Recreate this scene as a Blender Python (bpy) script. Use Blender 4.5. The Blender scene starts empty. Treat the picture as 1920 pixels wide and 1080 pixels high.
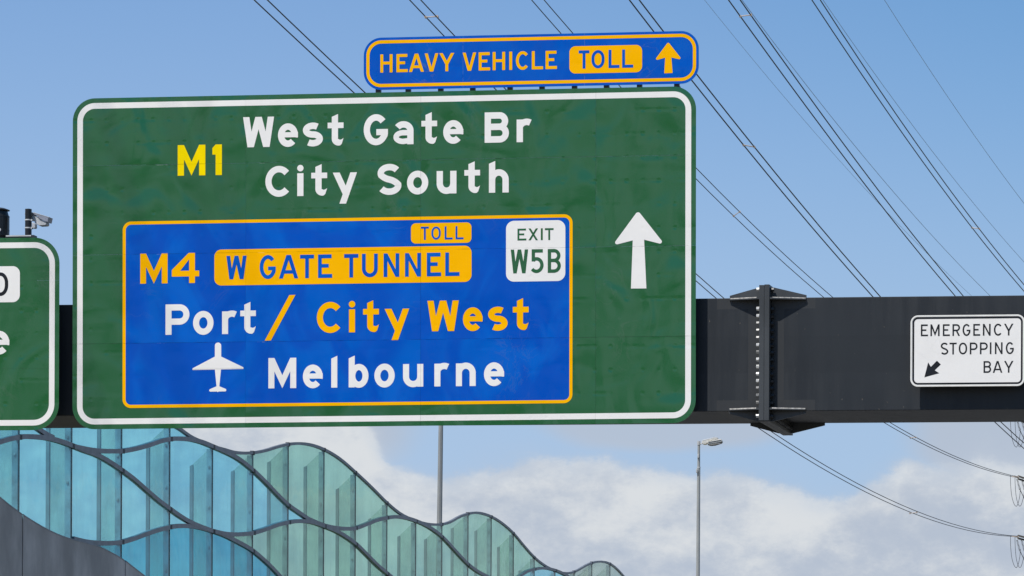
import bpy, bmesh, math, random
import numpy as np
from mathutils import Vector, Matrix
random.seed(7)
sc = bpy.context.scene
COL = sc.collection

# ------------------------------------------------------------------ camera, sky, sun, exposure
FPX, CX, CY, ROLL, CAMZ = 7500.0, 1952.35, 1546.44, 0.00391, 1.7
cd = bpy.data.cameras.new('camera'); cam = bpy.data.objects.new('camera', cd); COL.objects.link(cam)
cd.sensor_width = 36.0; cd.sensor_fit = 'HORIZONTAL'; cd.lens = 36.0*FPX/1920
cd.shift_x = -(CX-960)/1920; cd.shift_y = (CY-540)/1920
cd.clip_start = 0.5; cd.clip_end = 20000
cam.matrix_world = Matrix.Translation((0, 0, CAMZ)) @ Matrix.Rotation(math.pi/2, 4, 'X') @ Matrix.Rotation(ROLL, 4, 'Z')
sc.camera = cam

SUN_FROM = Vector((-.70, -.935, 2.0)).normalized()
SUN_EL = math.asin(SUN_FROM.z); SUN_AZ = math.atan2(SUN_FROM.x, SUN_FROM.y)
SKY_S = 0.15
w = bpy.data.worlds.new('World'); sc.world = w; w.use_nodes = True
nt = w.node_tree; N = nt.nodes; Lk = nt.links
for n in list(N): N.remove(n)
def wn(t, **k):
    n = N.new(t)
    for a, b in k.items(): setattr(n, a, b)
    return n
def wmath(op, a, b=None, c=None, clamp=False):
    n = wn('ShaderNodeMath', operation=op, use_clamp=clamp)
    for i, v in enumerate((a, b, c)):
        if v is None: continue
        if isinstance(v, (int, float)): n.inputs[i].default_value = v
        else: Lk.new(v, n.inputs[i])
    return n.outputs[0]
tc = wn('ShaderNodeTexCoord'); sep = wn('ShaderNodeSeparateXYZ'); Lk.new(tc.outputs['Generated'], sep.inputs[0])
dx, dy, dz = sep.outputs
# the clear sky: seen through clean dry air, the blue starts low above the horizon
cmb = wn('ShaderNodeCombineXYZ'); Lk.new(dx, cmb.inputs[0]); Lk.new(dy, cmb.inputs[1])
Lk.new(wmath('ADD', wmath('MULTIPLY', dz, 0.55), 0.09), cmb.inputs[2])
sky = wn('ShaderNodeTexSky', sky_type='NISHITA'); sky.sun_disc = False
sky.sun_elevation = SUN_EL; sky.sun_rotation = SUN_AZ; sky.air_density = 0.6; sky.dust_density = 0.0; sky.ozone_density = 3.0
Lk.new(cmb.outputs[0], sky.inputs[0])
az = wmath('ARCTAN2', dx, dy)
hyp = wmath('SQRT', wmath('ADD', wmath('MULTIPLY', dx, dx), wmath('MULTIPLY', dy, dy)))
el = wmath('DIVIDE', dz, hyp)
cv = wn('ShaderNodeCombineXYZ'); Lk.new(az, cv.inputs[0]); Lk.new(wmath('MULTIPLY', el, 1.5), cv.inputs[1])
def noise(scale, detail=5, rough=.55, off=(0, 0, 0)):
    m = wn('ShaderNodeVectorMath', operation='ADD'); m.inputs[1].default_value = off; Lk.new(cv.outputs[0], m.inputs[0])
    n = wn('ShaderNodeTexNoise'); n.inputs['Scale'].default_value = scale; n.inputs['Detail'].default_value = detail
    n.inputs['Roughness'].default_value = rough; Lk.new(m.outputs[0], n.inputs['Vector']); return n.outputs[0]
def sstep(v, a, b):
    n = wn('ShaderNodeMapRange', interpolation_type='SMOOTHERSTEP'); Lk.new(v, n.inputs[0])
    n.inputs[1].default_value = a; n.inputs[2].default_value = b; return n.outputs[0]
# top edge of the cumulus bank against azimuth
AZ0, AZ1 = -0.32, 0.06
fc = wn('ShaderNodeFloatCurve'); Lk.new(wmath('DIVIDE', wmath('SUBTRACT', az, AZ0), AZ1-AZ0, clamp=True), fc.inputs[1])
pts = [(-380, -450), (-150, 500), (150, 640), (560, 690), (660, 745), (700, 800), (730, 842), (775, 862), (830, 866), (900, 858), (972, 846), (1072, 838), (1141, 836), (1220, 848),  # unseen left end raised to give the signs pale cloud reflections
       (1303, 856), (1428, 875), (1512, 900), (1575, 903), (1627, 876), (1672, 848), (1700, 836), (1740, 850), (1800, 840), (1850, 828), (1960, 850), (2200, 900)]
def el_of(y): return (CY-y)/FPX*0.972
crv = fc.mapping.curves[0]
cp = sorted(((math.atan((x-CX)/FPX)-AZ0)/(AZ1-AZ0), el_of(y)*3.5) for x, y in pts)
crv.points[0].location = (0.0, cp[0][1]); crv.points[1].location = (1.0, cp[-1][1])
for p in cp:
    if 0.001 < p[0] < .999: crv.points.new(*p)
fc.mapping.update()
topel = wmath('DIVIDE', fc.outputs[0], 3.5)
n1 = noise(42, 10, .70); n2 = noise(16, 3, .5, (3.1, 1.7, 0)); n3 = noise(22, 7, .62, (9.2, 4.1, 2))
edge = wmath('ADD', wmath('MULTIPLY', wmath('SUBTRACT', n1, .5), .013), topel)
depth = wmath('SUBTRACT', edge, el)                      # > 0 inside the bank
bank = wmath('ADD', wmath('MULTIPLY', sstep(depth, -.0006, .0038), .58), wmath('MULTIPLY', sstep(depth, -.0065, .010), .42))
def blob(px, py, rx, ry, lo, hi):
    a = wmath('DIVIDE', wmath('SUBTRACT', az, math.atan((px-CX)/FPX)), rx/FPX)
    b = wmath('DIVIDE', wmath('SUBTRACT', el, el_of(py)), ry/FPX)
    r = wmath('SQRT', wmath('ADD', wmath('MULTIPLY', a, a), wmath('MULTIPLY', b, b)))
    return sstep(wmath('ADD', r, wmath('MULTIPLY', wmath('SUBTRACT', n2, .5), .9)), hi, lo)
veil = wmath('MAXIMUM', wmath('MULTIPLY', blob(1240, 770, 260, 70, .62, 1.12), .8), wmath('MULTIPLY', blob(1880, 800, 190, 120, .55, 1.15), .9))
veil = wmath('MAXIMUM', veil, wmath('MULTIPLY', blob(560, 800, 240, 120, .5, 1.1), .95))
cover = wmath('MAXIMUM', bank, veil)
n4 = noise(70, 8, .72, (1.3, 6.2, 4))
lit = wmath('ADD', sstep(wmath('ADD', n3, wmath('MULTIPLY', wmath('SUBTRACT', n4, .5), .35)), .34, .68), wmath('MULTIPLY', sstep(depth, .013, .0), .45), clamp=True)
lit = wmath('MULTIPLY', lit, bank)
mixc = wn('ShaderNodeMix', data_type='RGBA'); Lk.new(lit, mixc.inputs[0])
K = 1/SKY_S
mixc.inputs[6].default_value = (.465*K, .530*K, .635*K, 1); mixc.inputs[7].default_value = (.70*K, .73*K, .76*K, 1)
tint = wn('ShaderNodeMix', data_type='RGBA', blend_type='MULTIPLY'); tint.inputs[0].default_value = 1
Lk.new(sky.outputs[0], tint.inputs[6])
side = wn('ShaderNodeMix', data_type='RGBA'); Lk.new(sstep(dx, -.24, .16), side.inputs[0])
side.inputs[6].default_value = (.93, 1.01, 1.01, 1); side.inputs[7].default_value = (.60, .88, .92, 1); Lk.new(side.outputs[2], tint.inputs[7])
hz = wn('ShaderNodeMix', data_type='RGBA'); Lk.new(wmath('MULTIPLY', sstep(el, .25, .05), .85), hz.inputs[0])   # the milky band low over the horizon
Lk.new(tint.outputs[2], hz.inputs[6]); hz.inputs[7].default_value = (.43*K, .565*K, .745*K, 1)
mixs = wn('ShaderNodeMix', data_type='RGBA'); Lk.new(cover, mixs.inputs[0]); Lk.new(hz.outputs[2], mixs.inputs[6]); Lk.new(mixc.outputs[2], mixs.inputs[7])
bg = wn('ShaderNodeBackground'); bg.inputs[1].default_value = SKY_S; Lk.new(mixs.outputs[2], bg.inputs[0])
wo = wn('ShaderNodeOutputWorld'); Lk.new(bg.outputs[0], wo.inputs[0])

sl = bpy.data.lights.new('sun', 'SUN'); sl.energy = 4.9; sl.angle = math.radians(.53); sl.color = (1, .965, .91)
so = bpy.data.objects.new('sun', sl); COL.objects.link(so); so.rotation_euler = SUN_FROM.to_track_quat('Z', 'Y').to_euler(); so.location = (-30, -30, 80)
sc.view_settings.view_transform = 'Standard'; sc.view_settings.look = 'None'; sc.view_settings.gamma = 1
sc.view_settings.use_curve_mapping = False; sc.view_settings.exposure = 0.0
sc.cycles.max_bounces = 8; sc.cycles.transparent_max_bounces = 24; sc.cycles.caustics_reflective = False

# ------------------------------------------------------------------ placing: measured view rays onto real planes
def ray(px, py):
    A, B = px-CX, py-CY; c, s = math.cos(ROLL), math.sin(ROLL)
    return Vector(((A*c+B*s)/FPX, 1.0, -(-A*s+B*c)/FPX))
CAM = Vector((0, 0, CAMZ))
class Frame:
    def __init__(s, O, u, v):
        s.O = Vector(O); s.u = Vector(u).normalized(); s.v = Vector(v).normalized(); s.n = s.u.cross(s.v)
        s.M = Matrix((( s.u.x, s.v.x, s.n.x, s.O.x), (s.u.y, s.v.y, s.n.y, s.O.y), (s.u.z, s.v.z, s.n.z, s.O.z), (0, 0, 0, 1)))
    def uv(s, px, py, w=0.0):
        d = ray(px, py); O = s.O + s.n*w
        t = (O-CAM).dot(s.n)/d.dot(s.n); P = CAM + d*t - O
        return P.dot(s.u), P.dot(s.v)

# ------------------------------------------------------------------ materials
MATS = {}
class NB:
    def __init__(s, name):
        s.m = bpy.data.materials.new(name); s.m.use_nodes = True; s.t = s.m.node_tree
        for n in list(s.t.nodes): s.t.nodes.remove(n)
        s.out = s.t.nodes.new('ShaderNodeOutputMaterial')
    def n(s, t, **k):
        n = s.t.nodes.new(t)
        for a, b in k.items():
            if a.startswith('i_'):
                key = a[2:]; key = int(key) if key.isdigit() else key.replace('_', ' ')
                n.inputs[key].default_value = b
            else: setattr(n, a, b)
        return n
    def l(s, a, b): s.t.links.new(a, b)
    def math(s, op, a, b=None, c=None, clamp=False):
        n = s.n('ShaderNodeMath', operation=op, use_clamp=clamp)
        for i, v in enumerate((a, b, c)):
            if v is None: continue
            if isinstance(v, (int, float)): n.inputs[i].default_value = v
            else: s.l(v, n.inputs[i])
        return n.outputs[0]
    def noise(s, vec, scale, detail=4, rough=.5, dist=0):
        n = s.n('ShaderNodeTexNoise'); s.l(vec, n.inputs['Vector']); n.inputs['Scale'].default_value = scale
        n.inputs['Detail'].default_value = detail; n.inputs['Roughness'].default_value = rough; n.inputs['Distortion'].default_value = dist
        return n.outputs[0]
    def mapv(s, vec, scale, loc=(0, 0, 0)):
        n = s.n('ShaderNodeMapping'); s.l(vec, n.inputs[0]); n.inputs['Scale'].default_value = scale; n.inputs['Location'].default_value = loc
        return n.outputs[0]
    def step(s, v, a, b):
        n = s.n('ShaderNodeMapRange', interpolation_type='SMOOTHSTEP'); s.l(v, n.inputs[0]); n.inputs[1].default_value = a; n.inputs[2].default_value = b
        return n.outputs[0]
    def mix(s, f, a, b, blend='MIX'):
        n = s.n('ShaderNodeMix', data_type='RGBA', blend_type=blend)
        for i, v in ((0, f), (6, a), (7, b)):
            if isinstance(v, (int, float)): n.inputs[i].default_value = v
            elif isinstance(v, tuple): n.inputs[i].default_value = (*v[:3], 1)
            else: s.l(v, n.inputs[i])
        return n.outputs[2]
    def coord(s): return s.n('ShaderNodeTexCoord').outputs['Object']
def rgb(h):
    h = h.lstrip('#'); c = [int(h[i:i+2], 16)/255 for i in (0, 2, 4)]
    return tuple(x/12.92 if x <= .04045 else ((x+.055)/1.055)**2.4 for x in c)

# seams of the big sign's sheets, in its own metres (filled in below)
SEAM_U, SEAM_V = [], []
def sheeting(name, col, seams=True, wear=.5, coat=.75, amp=1.25, dents=1.0, ior=1.68, painted_sheen=None):
    b = NB(name); co = b.coord(); sx = b.n('ShaderNodeSeparateXYZ'); b.l(co, sx.inputs[0]); u, v = sx.outputs[0], sx.outputs[1]
    # oil-canning: slow buckles, changing at every sheet, plus rows of rivet dimples
    rowid = 0.0
    for sv in (SEAM_V if seams else []): rowid = b.math('ADD', rowid, b.math('GREATER_THAN', v, sv))
    for su in (SEAM_U if seams else []): rowid = b.math('ADD', rowid, b.math('MULTIPLY', b.math('GREATER_THAN', u, su), 1.73))
    cb = b.n('ShaderNodeCombineXYZ'); b.l(u, cb.inputs[0]); b.l(v, cb.inputs[1])
    if seams: b.l(b.math('MULTIPLY', rowid, 5.3), cb.inputs[2])
    pv = cb.outputs[0]
    h = b.math('MULTIPLY', b.noise(b.mapv(pv, (1.25, .8, 1)), 1.25, .6, .4, 1.5), .040)
    h = b.math('ADD', h, b.math('MULTIPLY', b.noise(b.mapv(pv, (.9, 1.8, 1)), 1.2, .6, .4, 1.6), .008))
    h = b.math('ADD', h, b.math('MULTIPLY', b.noise(b.mapv(pv, (2.8, 1.1, 1)), 1.4, .6, .4, .9), .006))
    pu, pw = .185, .268
    fu = b.math('SUBTRACT', b.math('FRACT', b.math('ADD', b.math('DIVIDE', u, pu), .3)), .5)
    fv = b.math('SUBTRACT', b.math('FRACT', b.math('ADD', b.math('DIVIDE', v, pw), .22)), .5)
    r = b.math('SQRT', b.math('ADD', b.math('POWER', b.math('MULTIPLY', fu, pu), 2), b.math('POWER', b.math('MULTIPLY', fv, pw), 2)))
    dent = b.math('POWER', b.math('SUBTRACT', 1, b.math('POWER', b.math('DIVIDE', r, .034), 2), clamp=True), 2)
    dv = b.step(b.noise(pv, 3.1, 2), .40, .68)
    h = b.math('SUBTRACT', h, b.math('MULTIPLY', b.math('MULTIPLY', dent, dv), .0030*dents))
    dent2 = b.math('POWER', b.math('SUBTRACT', 1, b.math('POWER', b.math('DIVIDE', b.math('MULTIPLY', fv, pw), .036), 2), clamp=True), 2)
    h = b.math('SUBTRACT', h, b.math('MULTIPLY', b.math('MULTIPLY', dent2, b.step(b.noise(pv, 2.6, 3), .48, .70)), .0014*dents))
    bump = b.n('ShaderNodeBump'); bump.inputs['Strength'].default_value = 1; bump.inputs['Distance'].default_value = amp; b.l(h, bump.inputs['Height'])
    # grime, scuffs, faint washing streaks
    c = (*col, 1)
    g = b.noise(b.mapv(co, (1, .35, 1)), 2.2, 6, .65)
    colr = b.mix(b.math('MULTIPLY', b.step(g, .5, .8), .22*wear), c, tuple(x*.55+.02 for x in col))
    sc_ = b.step(b.noise(b.mapv(co, (9, 24, 1)), 2.0, 5, .6), .74, .80)
    colr = b.mix(b.math('MULTIPLY', sc_, .22*wear), colr, (.45, .5, .52))
    if painted_sheen:                                  # sky reflections painted as paler patches, uneven from sheet to sheet
        colr = b.mix(b.math('MULTIPLY', b.step(b.noise(b.mapv(pv, (1.2, .8, 1)), 1.3, 3, .5, 1.2), .40, .68), .8), colr, painted_sheen)
    wob = b.noise(b.mapv(co, (1, 1, 1), (7.1, 3.3, 0)), 1.9, 5, .6, 1.8)
    scuff = b.math('MULTIPLY', b.math('SUBTRACT', 1, b.math('DIVIDE', b.math('ABSOLUTE', b.math('SUBTRACT', wob, .5)), .022), clamp=True), b.step(b.noise(b.mapv(co, (1.6, .5, 1), (2.2, 9, 0)), 1.1, 2), .52, .70))
    colr = b.mix(b.math('MULTIPLY', scuff, .30*wear), colr, tuple(.35*x+.12 for x in col))
    if seams:
        m = 0.0
        for sv in SEAM_V: m = b.math('MAXIMUM', m, b.math('LESS_THAN', b.math('ABSOLUTE', b.math('SUBTRACT', v, sv)), .0035))
        for su in SEAM_U: m = b.math('MAXIMUM', m, b.math('LESS_THAN', b.math('ABSOLUTE', b.math('SUBTRACT', u, su)), .0022))
        br = b.step(b.noise(b.mapv(co, (3, .01, 1)), 2.5, 3), .35, .62)
        colr = b.mix(b.math('MULTIPLY', m, b.math('MULTIPLY', br, .5)), colr, tuple(x*.3 for x in col))
        gl = b.step(b.noise(b.mapv(co, (1, .01, 1), (4.4, 0, 0)), 3.4, 4, .6), .60, .66)  # seam glints, painted into the colour as pale broken segments
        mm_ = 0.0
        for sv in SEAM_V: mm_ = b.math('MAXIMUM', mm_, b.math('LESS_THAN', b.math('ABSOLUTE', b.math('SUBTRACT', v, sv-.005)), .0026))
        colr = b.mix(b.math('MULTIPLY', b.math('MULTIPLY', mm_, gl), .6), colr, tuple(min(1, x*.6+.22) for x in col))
    p = b.n('ShaderNodeBsdfPrincipled'); b.l(colr, p.inputs['Base Color']); p.inputs['Roughness'].default_value = .55
    p.inputs['Specular IOR Level'].default_value = .0
    p.inputs['Coat Weight'].default_value = coat; p.inputs['Coat Roughness'].default_value = .17; p.inputs['Coat IOR'].default_value = ior
    b.l(bump.outputs[0], p.inputs['Coat Normal'])
    b2 = b.n('ShaderNodeBump'); b2.inputs['Strength'].default_value = 1; b2.inputs['Distance'].default_value = amp*.22; b.l(h, b2.inputs['Height']); b.l(b2.outputs[0], p.inputs['Normal'])
    b.l(p.outputs[0], b.out.inputs[0]); MATS[name] = b.m; return b.m
def plain(name, col, rough=.5, metal=0.0, var=.12, scale=3.0, streak=(1, 1, 1), bump=0.0, spec=.5):
    b = NB(name); co = b.coord(); n = b.noise(b.mapv(co, streak), scale, 6, .6)
    lo = tuple(x*(1-var*1.6) for x in col); hi = tuple(min(1, x*(1+var)) for x in col)
    c = b.mix(b.step(n, .3, .7), lo, hi)
    p = b.n('ShaderNodeBsdfPrincipled'); b.l(c, p.inputs['Base Color']); p.inputs['Metallic'].default_value = metal; p.inputs['Specular IOR Level'].default_value = spec
    b.l(b.math('ADD', rough-.06, b.math('MULTIPLY', n, .12)), p.inputs['Roughness'])
    if bump:
        bp = b.n('ShaderNodeBump'); bp.inputs['Distance'].default_value = bump; b.l(b.noise(co, scale*6, 5, .6), bp.inputs['Height']); b.l(bp.outputs[0], p.inputs['Normal'])
    b.l(p.outputs[0], b.out.inputs[0]); MATS[name] = b.m; return b.m
def glass(name, tintc, body, fac=.25, dirt=.10, refl=.45):
    b = NB(name); co = b.coord()
    st = b.noise(b.mapv(co, (2.2, .25, 1)), 3.0, 6, .65); cl = b.noise(co, 1.1, 3, .5)
    tr = b.n('ShaderNodeBsdfTransparent')
    b.l(b.mix(b.step(cl, .3, .7), tuple(x*.96 for x in tintc), tuple(min(1, x*1.03) for x in tintc)), tr.inputs[0])
    df = b.n('ShaderNodeBsdfDiffuse'); df.inputs[0].default_value = (*body, 1)
    tl = b.n('ShaderNodeBsdfTranslucent'); tl.inputs[0].default_value = (*body, 1)
    d2 = b.n('ShaderNodeMixShader'); d2.inputs[0].default_value = .5; b.l(df.outputs[0], d2.inputs[1]); b.l(tl.outputs[0], d2.inputs[2])
    m1 = b.n('ShaderNodeMixShader'); b.l(b.math('ADD', fac, b.math('MULTIPLY', b.step(st, .45, .75), dirt)), m1.inputs[0]); b.l(tr.outputs[0], m1.inputs[1]); b.l(d2.outputs[0], m1.inputs[2])
    gl = b.n('ShaderNodeBsdfGlossy'); gl.inputs['Roughness'].default_value = .03; gl.inputs[0].default_value = (.9, .95, 1, 1)
    bp = b.n('ShaderNodeBump'); bp.inputs['Distance'].default_value = .004; b.l(b.noise(co, 1.7, 2), bp.inputs['Height']); b.l(bp.outputs[0], gl.inputs['Normal'])
    lw = b.n('ShaderNodeLayerWeight'); lw.inputs[0].default_value = .5; ge = b.n('ShaderNodeNewGeometry')
    frs = b.math('ADD', .045, b.math('MULTIPLY', b.math('POWER', lw.outputs['Facing'], 5), .95))
    frs = b.math('MULTIPLY', frs, b.math('SUBTRACT', 1.0, ge.outputs['Backfacing']))
    m2 = b.n('ShaderNodeMixShader'); b.l(b.math('MULTIPLY', frs, refl), m2.inputs[0]); b.l(m1.outputs[0], m2.inputs[1]); b.l(gl.outputs[0], m2.inputs[2])
    b.l(m2.outputs[0], b.out.inputs[0]); MATS[name] = b.m; return b.m

# ------------------------------------------------------------------ mesh helpers
class MB:
    def __init__(s): s.v = []; s.f = []
    def add(s, vs, fs):
        o = len(s.v); s.v += [tuple(x) for x in vs]; s.f += [tuple(i+o for i in f) for f in fs]; return s
    def box(s, a, b):
        (x0, y0, z0), (x1, y1, z1) = a, b
        return s.add([(x0,y0,z0),(x1,y0,z0),(x1,y1,z0),(x0,y1,z0),(x0,y0,z1),(x1,y0,z1),(x1,y1,z1),(x0,y1,z1)],
                     [(0,3,2,1),(4,5,6,7),(0,1,5,4),(1,2,6,5),(2,3,7,6),(3,0,4,7)])
    def prism(s, poly, z0, z1):                 # poly in local xy (counter-clockwise), extruded in z
        n = len(poly)
        return s.add([(x, y, z0) for x, y in poly]+[(x, y, z1) for x, y in poly],
                     [tuple(range(n-1, -1, -1)), tuple(range(n, 2*n))]+[(i, (i+1) % n, n+(i+1) % n, n+i) for i in range(n)])
    def prism_axis(s, poly, a0, a1, axis):      # poly in the two other axes
        n = len(poly)
        def P(p, a):
            if axis == 'x': return (a, p[0], p[1])
            if axis == 'y': return (p[0], a, p[1])
            return (p[0], p[1], a)
        return s.add([P(p, a0) for p in poly]+[P(p, a1) for p in poly],
                     [tuple(range(n-1, -1, -1)), tuple(range(n, 2*n))]+[(i, (i+1) % n, n+(i+1) % n, n+i) for i in range(n)])
    def tube(s, pts, r, seg=8, cap=True):
        pts = [Vector(p) for p in pts]; rs = r if isinstance(r, (list, tuple)) else [r]*len(pts); rings = []
        for i, p in enumerate(pts):
            t = (pts[min(i+1, len(pts)-1)]-pts[max(i-1, 0)]).normalized()
            a = t.orthogonal() if i == 0 else (a - t*a.dot(t))
            a.normalize(); b = t.cross(a)
            rings.append([p+(a*math.cos(2*math.pi*k/seg)+b*math.sin(2*math.pi*k/seg))*rs[i] for k in range(seg)])
        vs = [v for r_ in rings for v in r_]; fs = []
        for i in range(len(pts)-1):
            for k in range(seg):
                k2 = (k+1) % seg; fs.append((i*seg+k, i*seg+k2, (i+1)*seg+k2, (i+1)*seg+k))
        if cap: fs.append(tuple(range(seg-1, -1, -1))); fs.append(tuple((len(pts)-1)*seg+k for k in range(seg)))
        return s.add(vs, fs)
    def build(s, name, mat, parent=None, matrix=None, bevel=0, smooth=False):
        me = bpy.data.meshes.new(name); me.from_pydata(s.v, [], s.f); me.validate(); me.update()
        if bevel or True:
            bm = bmesh.new(); bm.from_mesh(me); bmesh.ops.recalc_face_normals(bm, faces=bm.faces) if bevel != -1 else None
            if bevel > 0: bmesh.ops.bevel(bm, geom=list(bm.edges), offset=bevel, segments=1, affect='EDGES')
            bm.to_mesh(me); bm.free()
        me.materials.append(mat)
        if smooth:
            for p in me.polygons: p.use_smooth = True
        return link(name, me, parent, matrix)
def link(name, me, parent=None, matrix=None):
    o = bpy.data.objects.new(name, me); COL.objects.link(o)
    if parent: o.parent = parent
    if matrix is not None: o.matrix_local = matrix
    return o
def thing(name, label, cat, M=None, group=None):
    o = bpy.data.objects.new(name, None); COL.objects.link(o); o.empty_display_size = .3
    if M is not None: o.matrix_world = M
    o['label'] = label; o['category'] = cat
    if group: o['group'] = group
    return o
def tag(o, label, cat, group=None):
    o['label'] = label; o['category'] = cat
    if group: o['group'] = group
    return o

# flat outlines
def rrect(x0, y0, x1, y1, r, n=10):
    P = []
    for cx, cy, a in ((x1-r, y0+r, -90), (x1-r, y1-r, 0), (x0+r, y1-r, 90), (x0+r, y0+r, 180)):
        P += [(cx+r*math.cos(math.radians(a+90*k/n)), cy+r*math.sin(math.radians(a+90*k/n))) for k in range(n+1)]
    return P
def ring(mb, A, B, z):
    n = len(A)
    mb.add([(x, y, z) for x, y in A]+[(x, y, z) for x, y in B], [(i, (i+1) % n, n+(i+1) % n, n+i) for i in range(n)])
def sheet(mb, P, z): mb.add([(x, y, z) for x, y in P], [tuple(range(len(P)))])
def fillet(P, rs, n=6):                          # polygon with rounded corners, rs = radius per corner
    out = []; m = len(P)
    for i in range(m):
        p = Vector(P[i]); a = (Vector(P[i-1])-p); b = (Vector(P[(i+1) % m])-p); r = rs[i]
        if r <= 0: out.append(tuple(p)); continue
        a.normalize(); b.normalize(); th = a.angle(b); d = r/math.tan(th/2); c = p+(a+b).normalized()*(r/math.sin(th/2))
        p0 = p+a*d; p1 = p+b*d; a0 = math.atan2(p0.y-c.y, p0.x-c.x); a1 = math.atan2(p1.y-c.y, p1.x-c.x)
        da = (a1-a0+math.pi) % (2*math.pi)-math.pi
        out += [(c.x+r*math.cos(a0+da*k/n), c.y+r*math.sin(a0+da*k/n)) for k in range(n+1)]
    return out

# ------------------------------------------------------------------ road-sign alphabet, stroke by stroke
def arc(cx, cy, rx, ry, a0, a1, n=None):
    n = n or max(6, int(abs(a1-a0)/9))
    return [(cx+rx*math.cos(math.radians(a0+(a1-a0)*k/n)), cy+ry*math.sin(math.radians(a0+(a1-a0)*k/n))) for k in range(n+1)]
def ribbon(pts, hw, closed=False):
    n = len(pts); P = [Vector(p) for p in pts]; L, R = [], []
    for i in range(n):
        a = P[i-1] if (i > 0 or closed) else None; b = P[(i+1) % n] if (i < n-1 or closed) else None
        d1 = (P[i]-a).normalized() if a is not None else None; d2 = (b-P[i]).normalized() if b is not None else None
        if d1 is None: d1 = d2
        if d2 is None: d2 = d1
        n1 = Vector((-d1.y, d1.x)); n2 = Vector((-d2.y, d2.x)); m = (n1+n2).normalized(); k = hw/max(.35, m.dot(n1))
        L.append(P[i]+m*k); R.append(P[i]-m*k)
    vs = [tuple(p) for p in L]+[tuple(p) for p in R]; fs = []
    for i in range(n if closed else n-1):
        j = (i+1) % n; fs.append((i, n+i, n+j, j))
    return vs, fs
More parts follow.
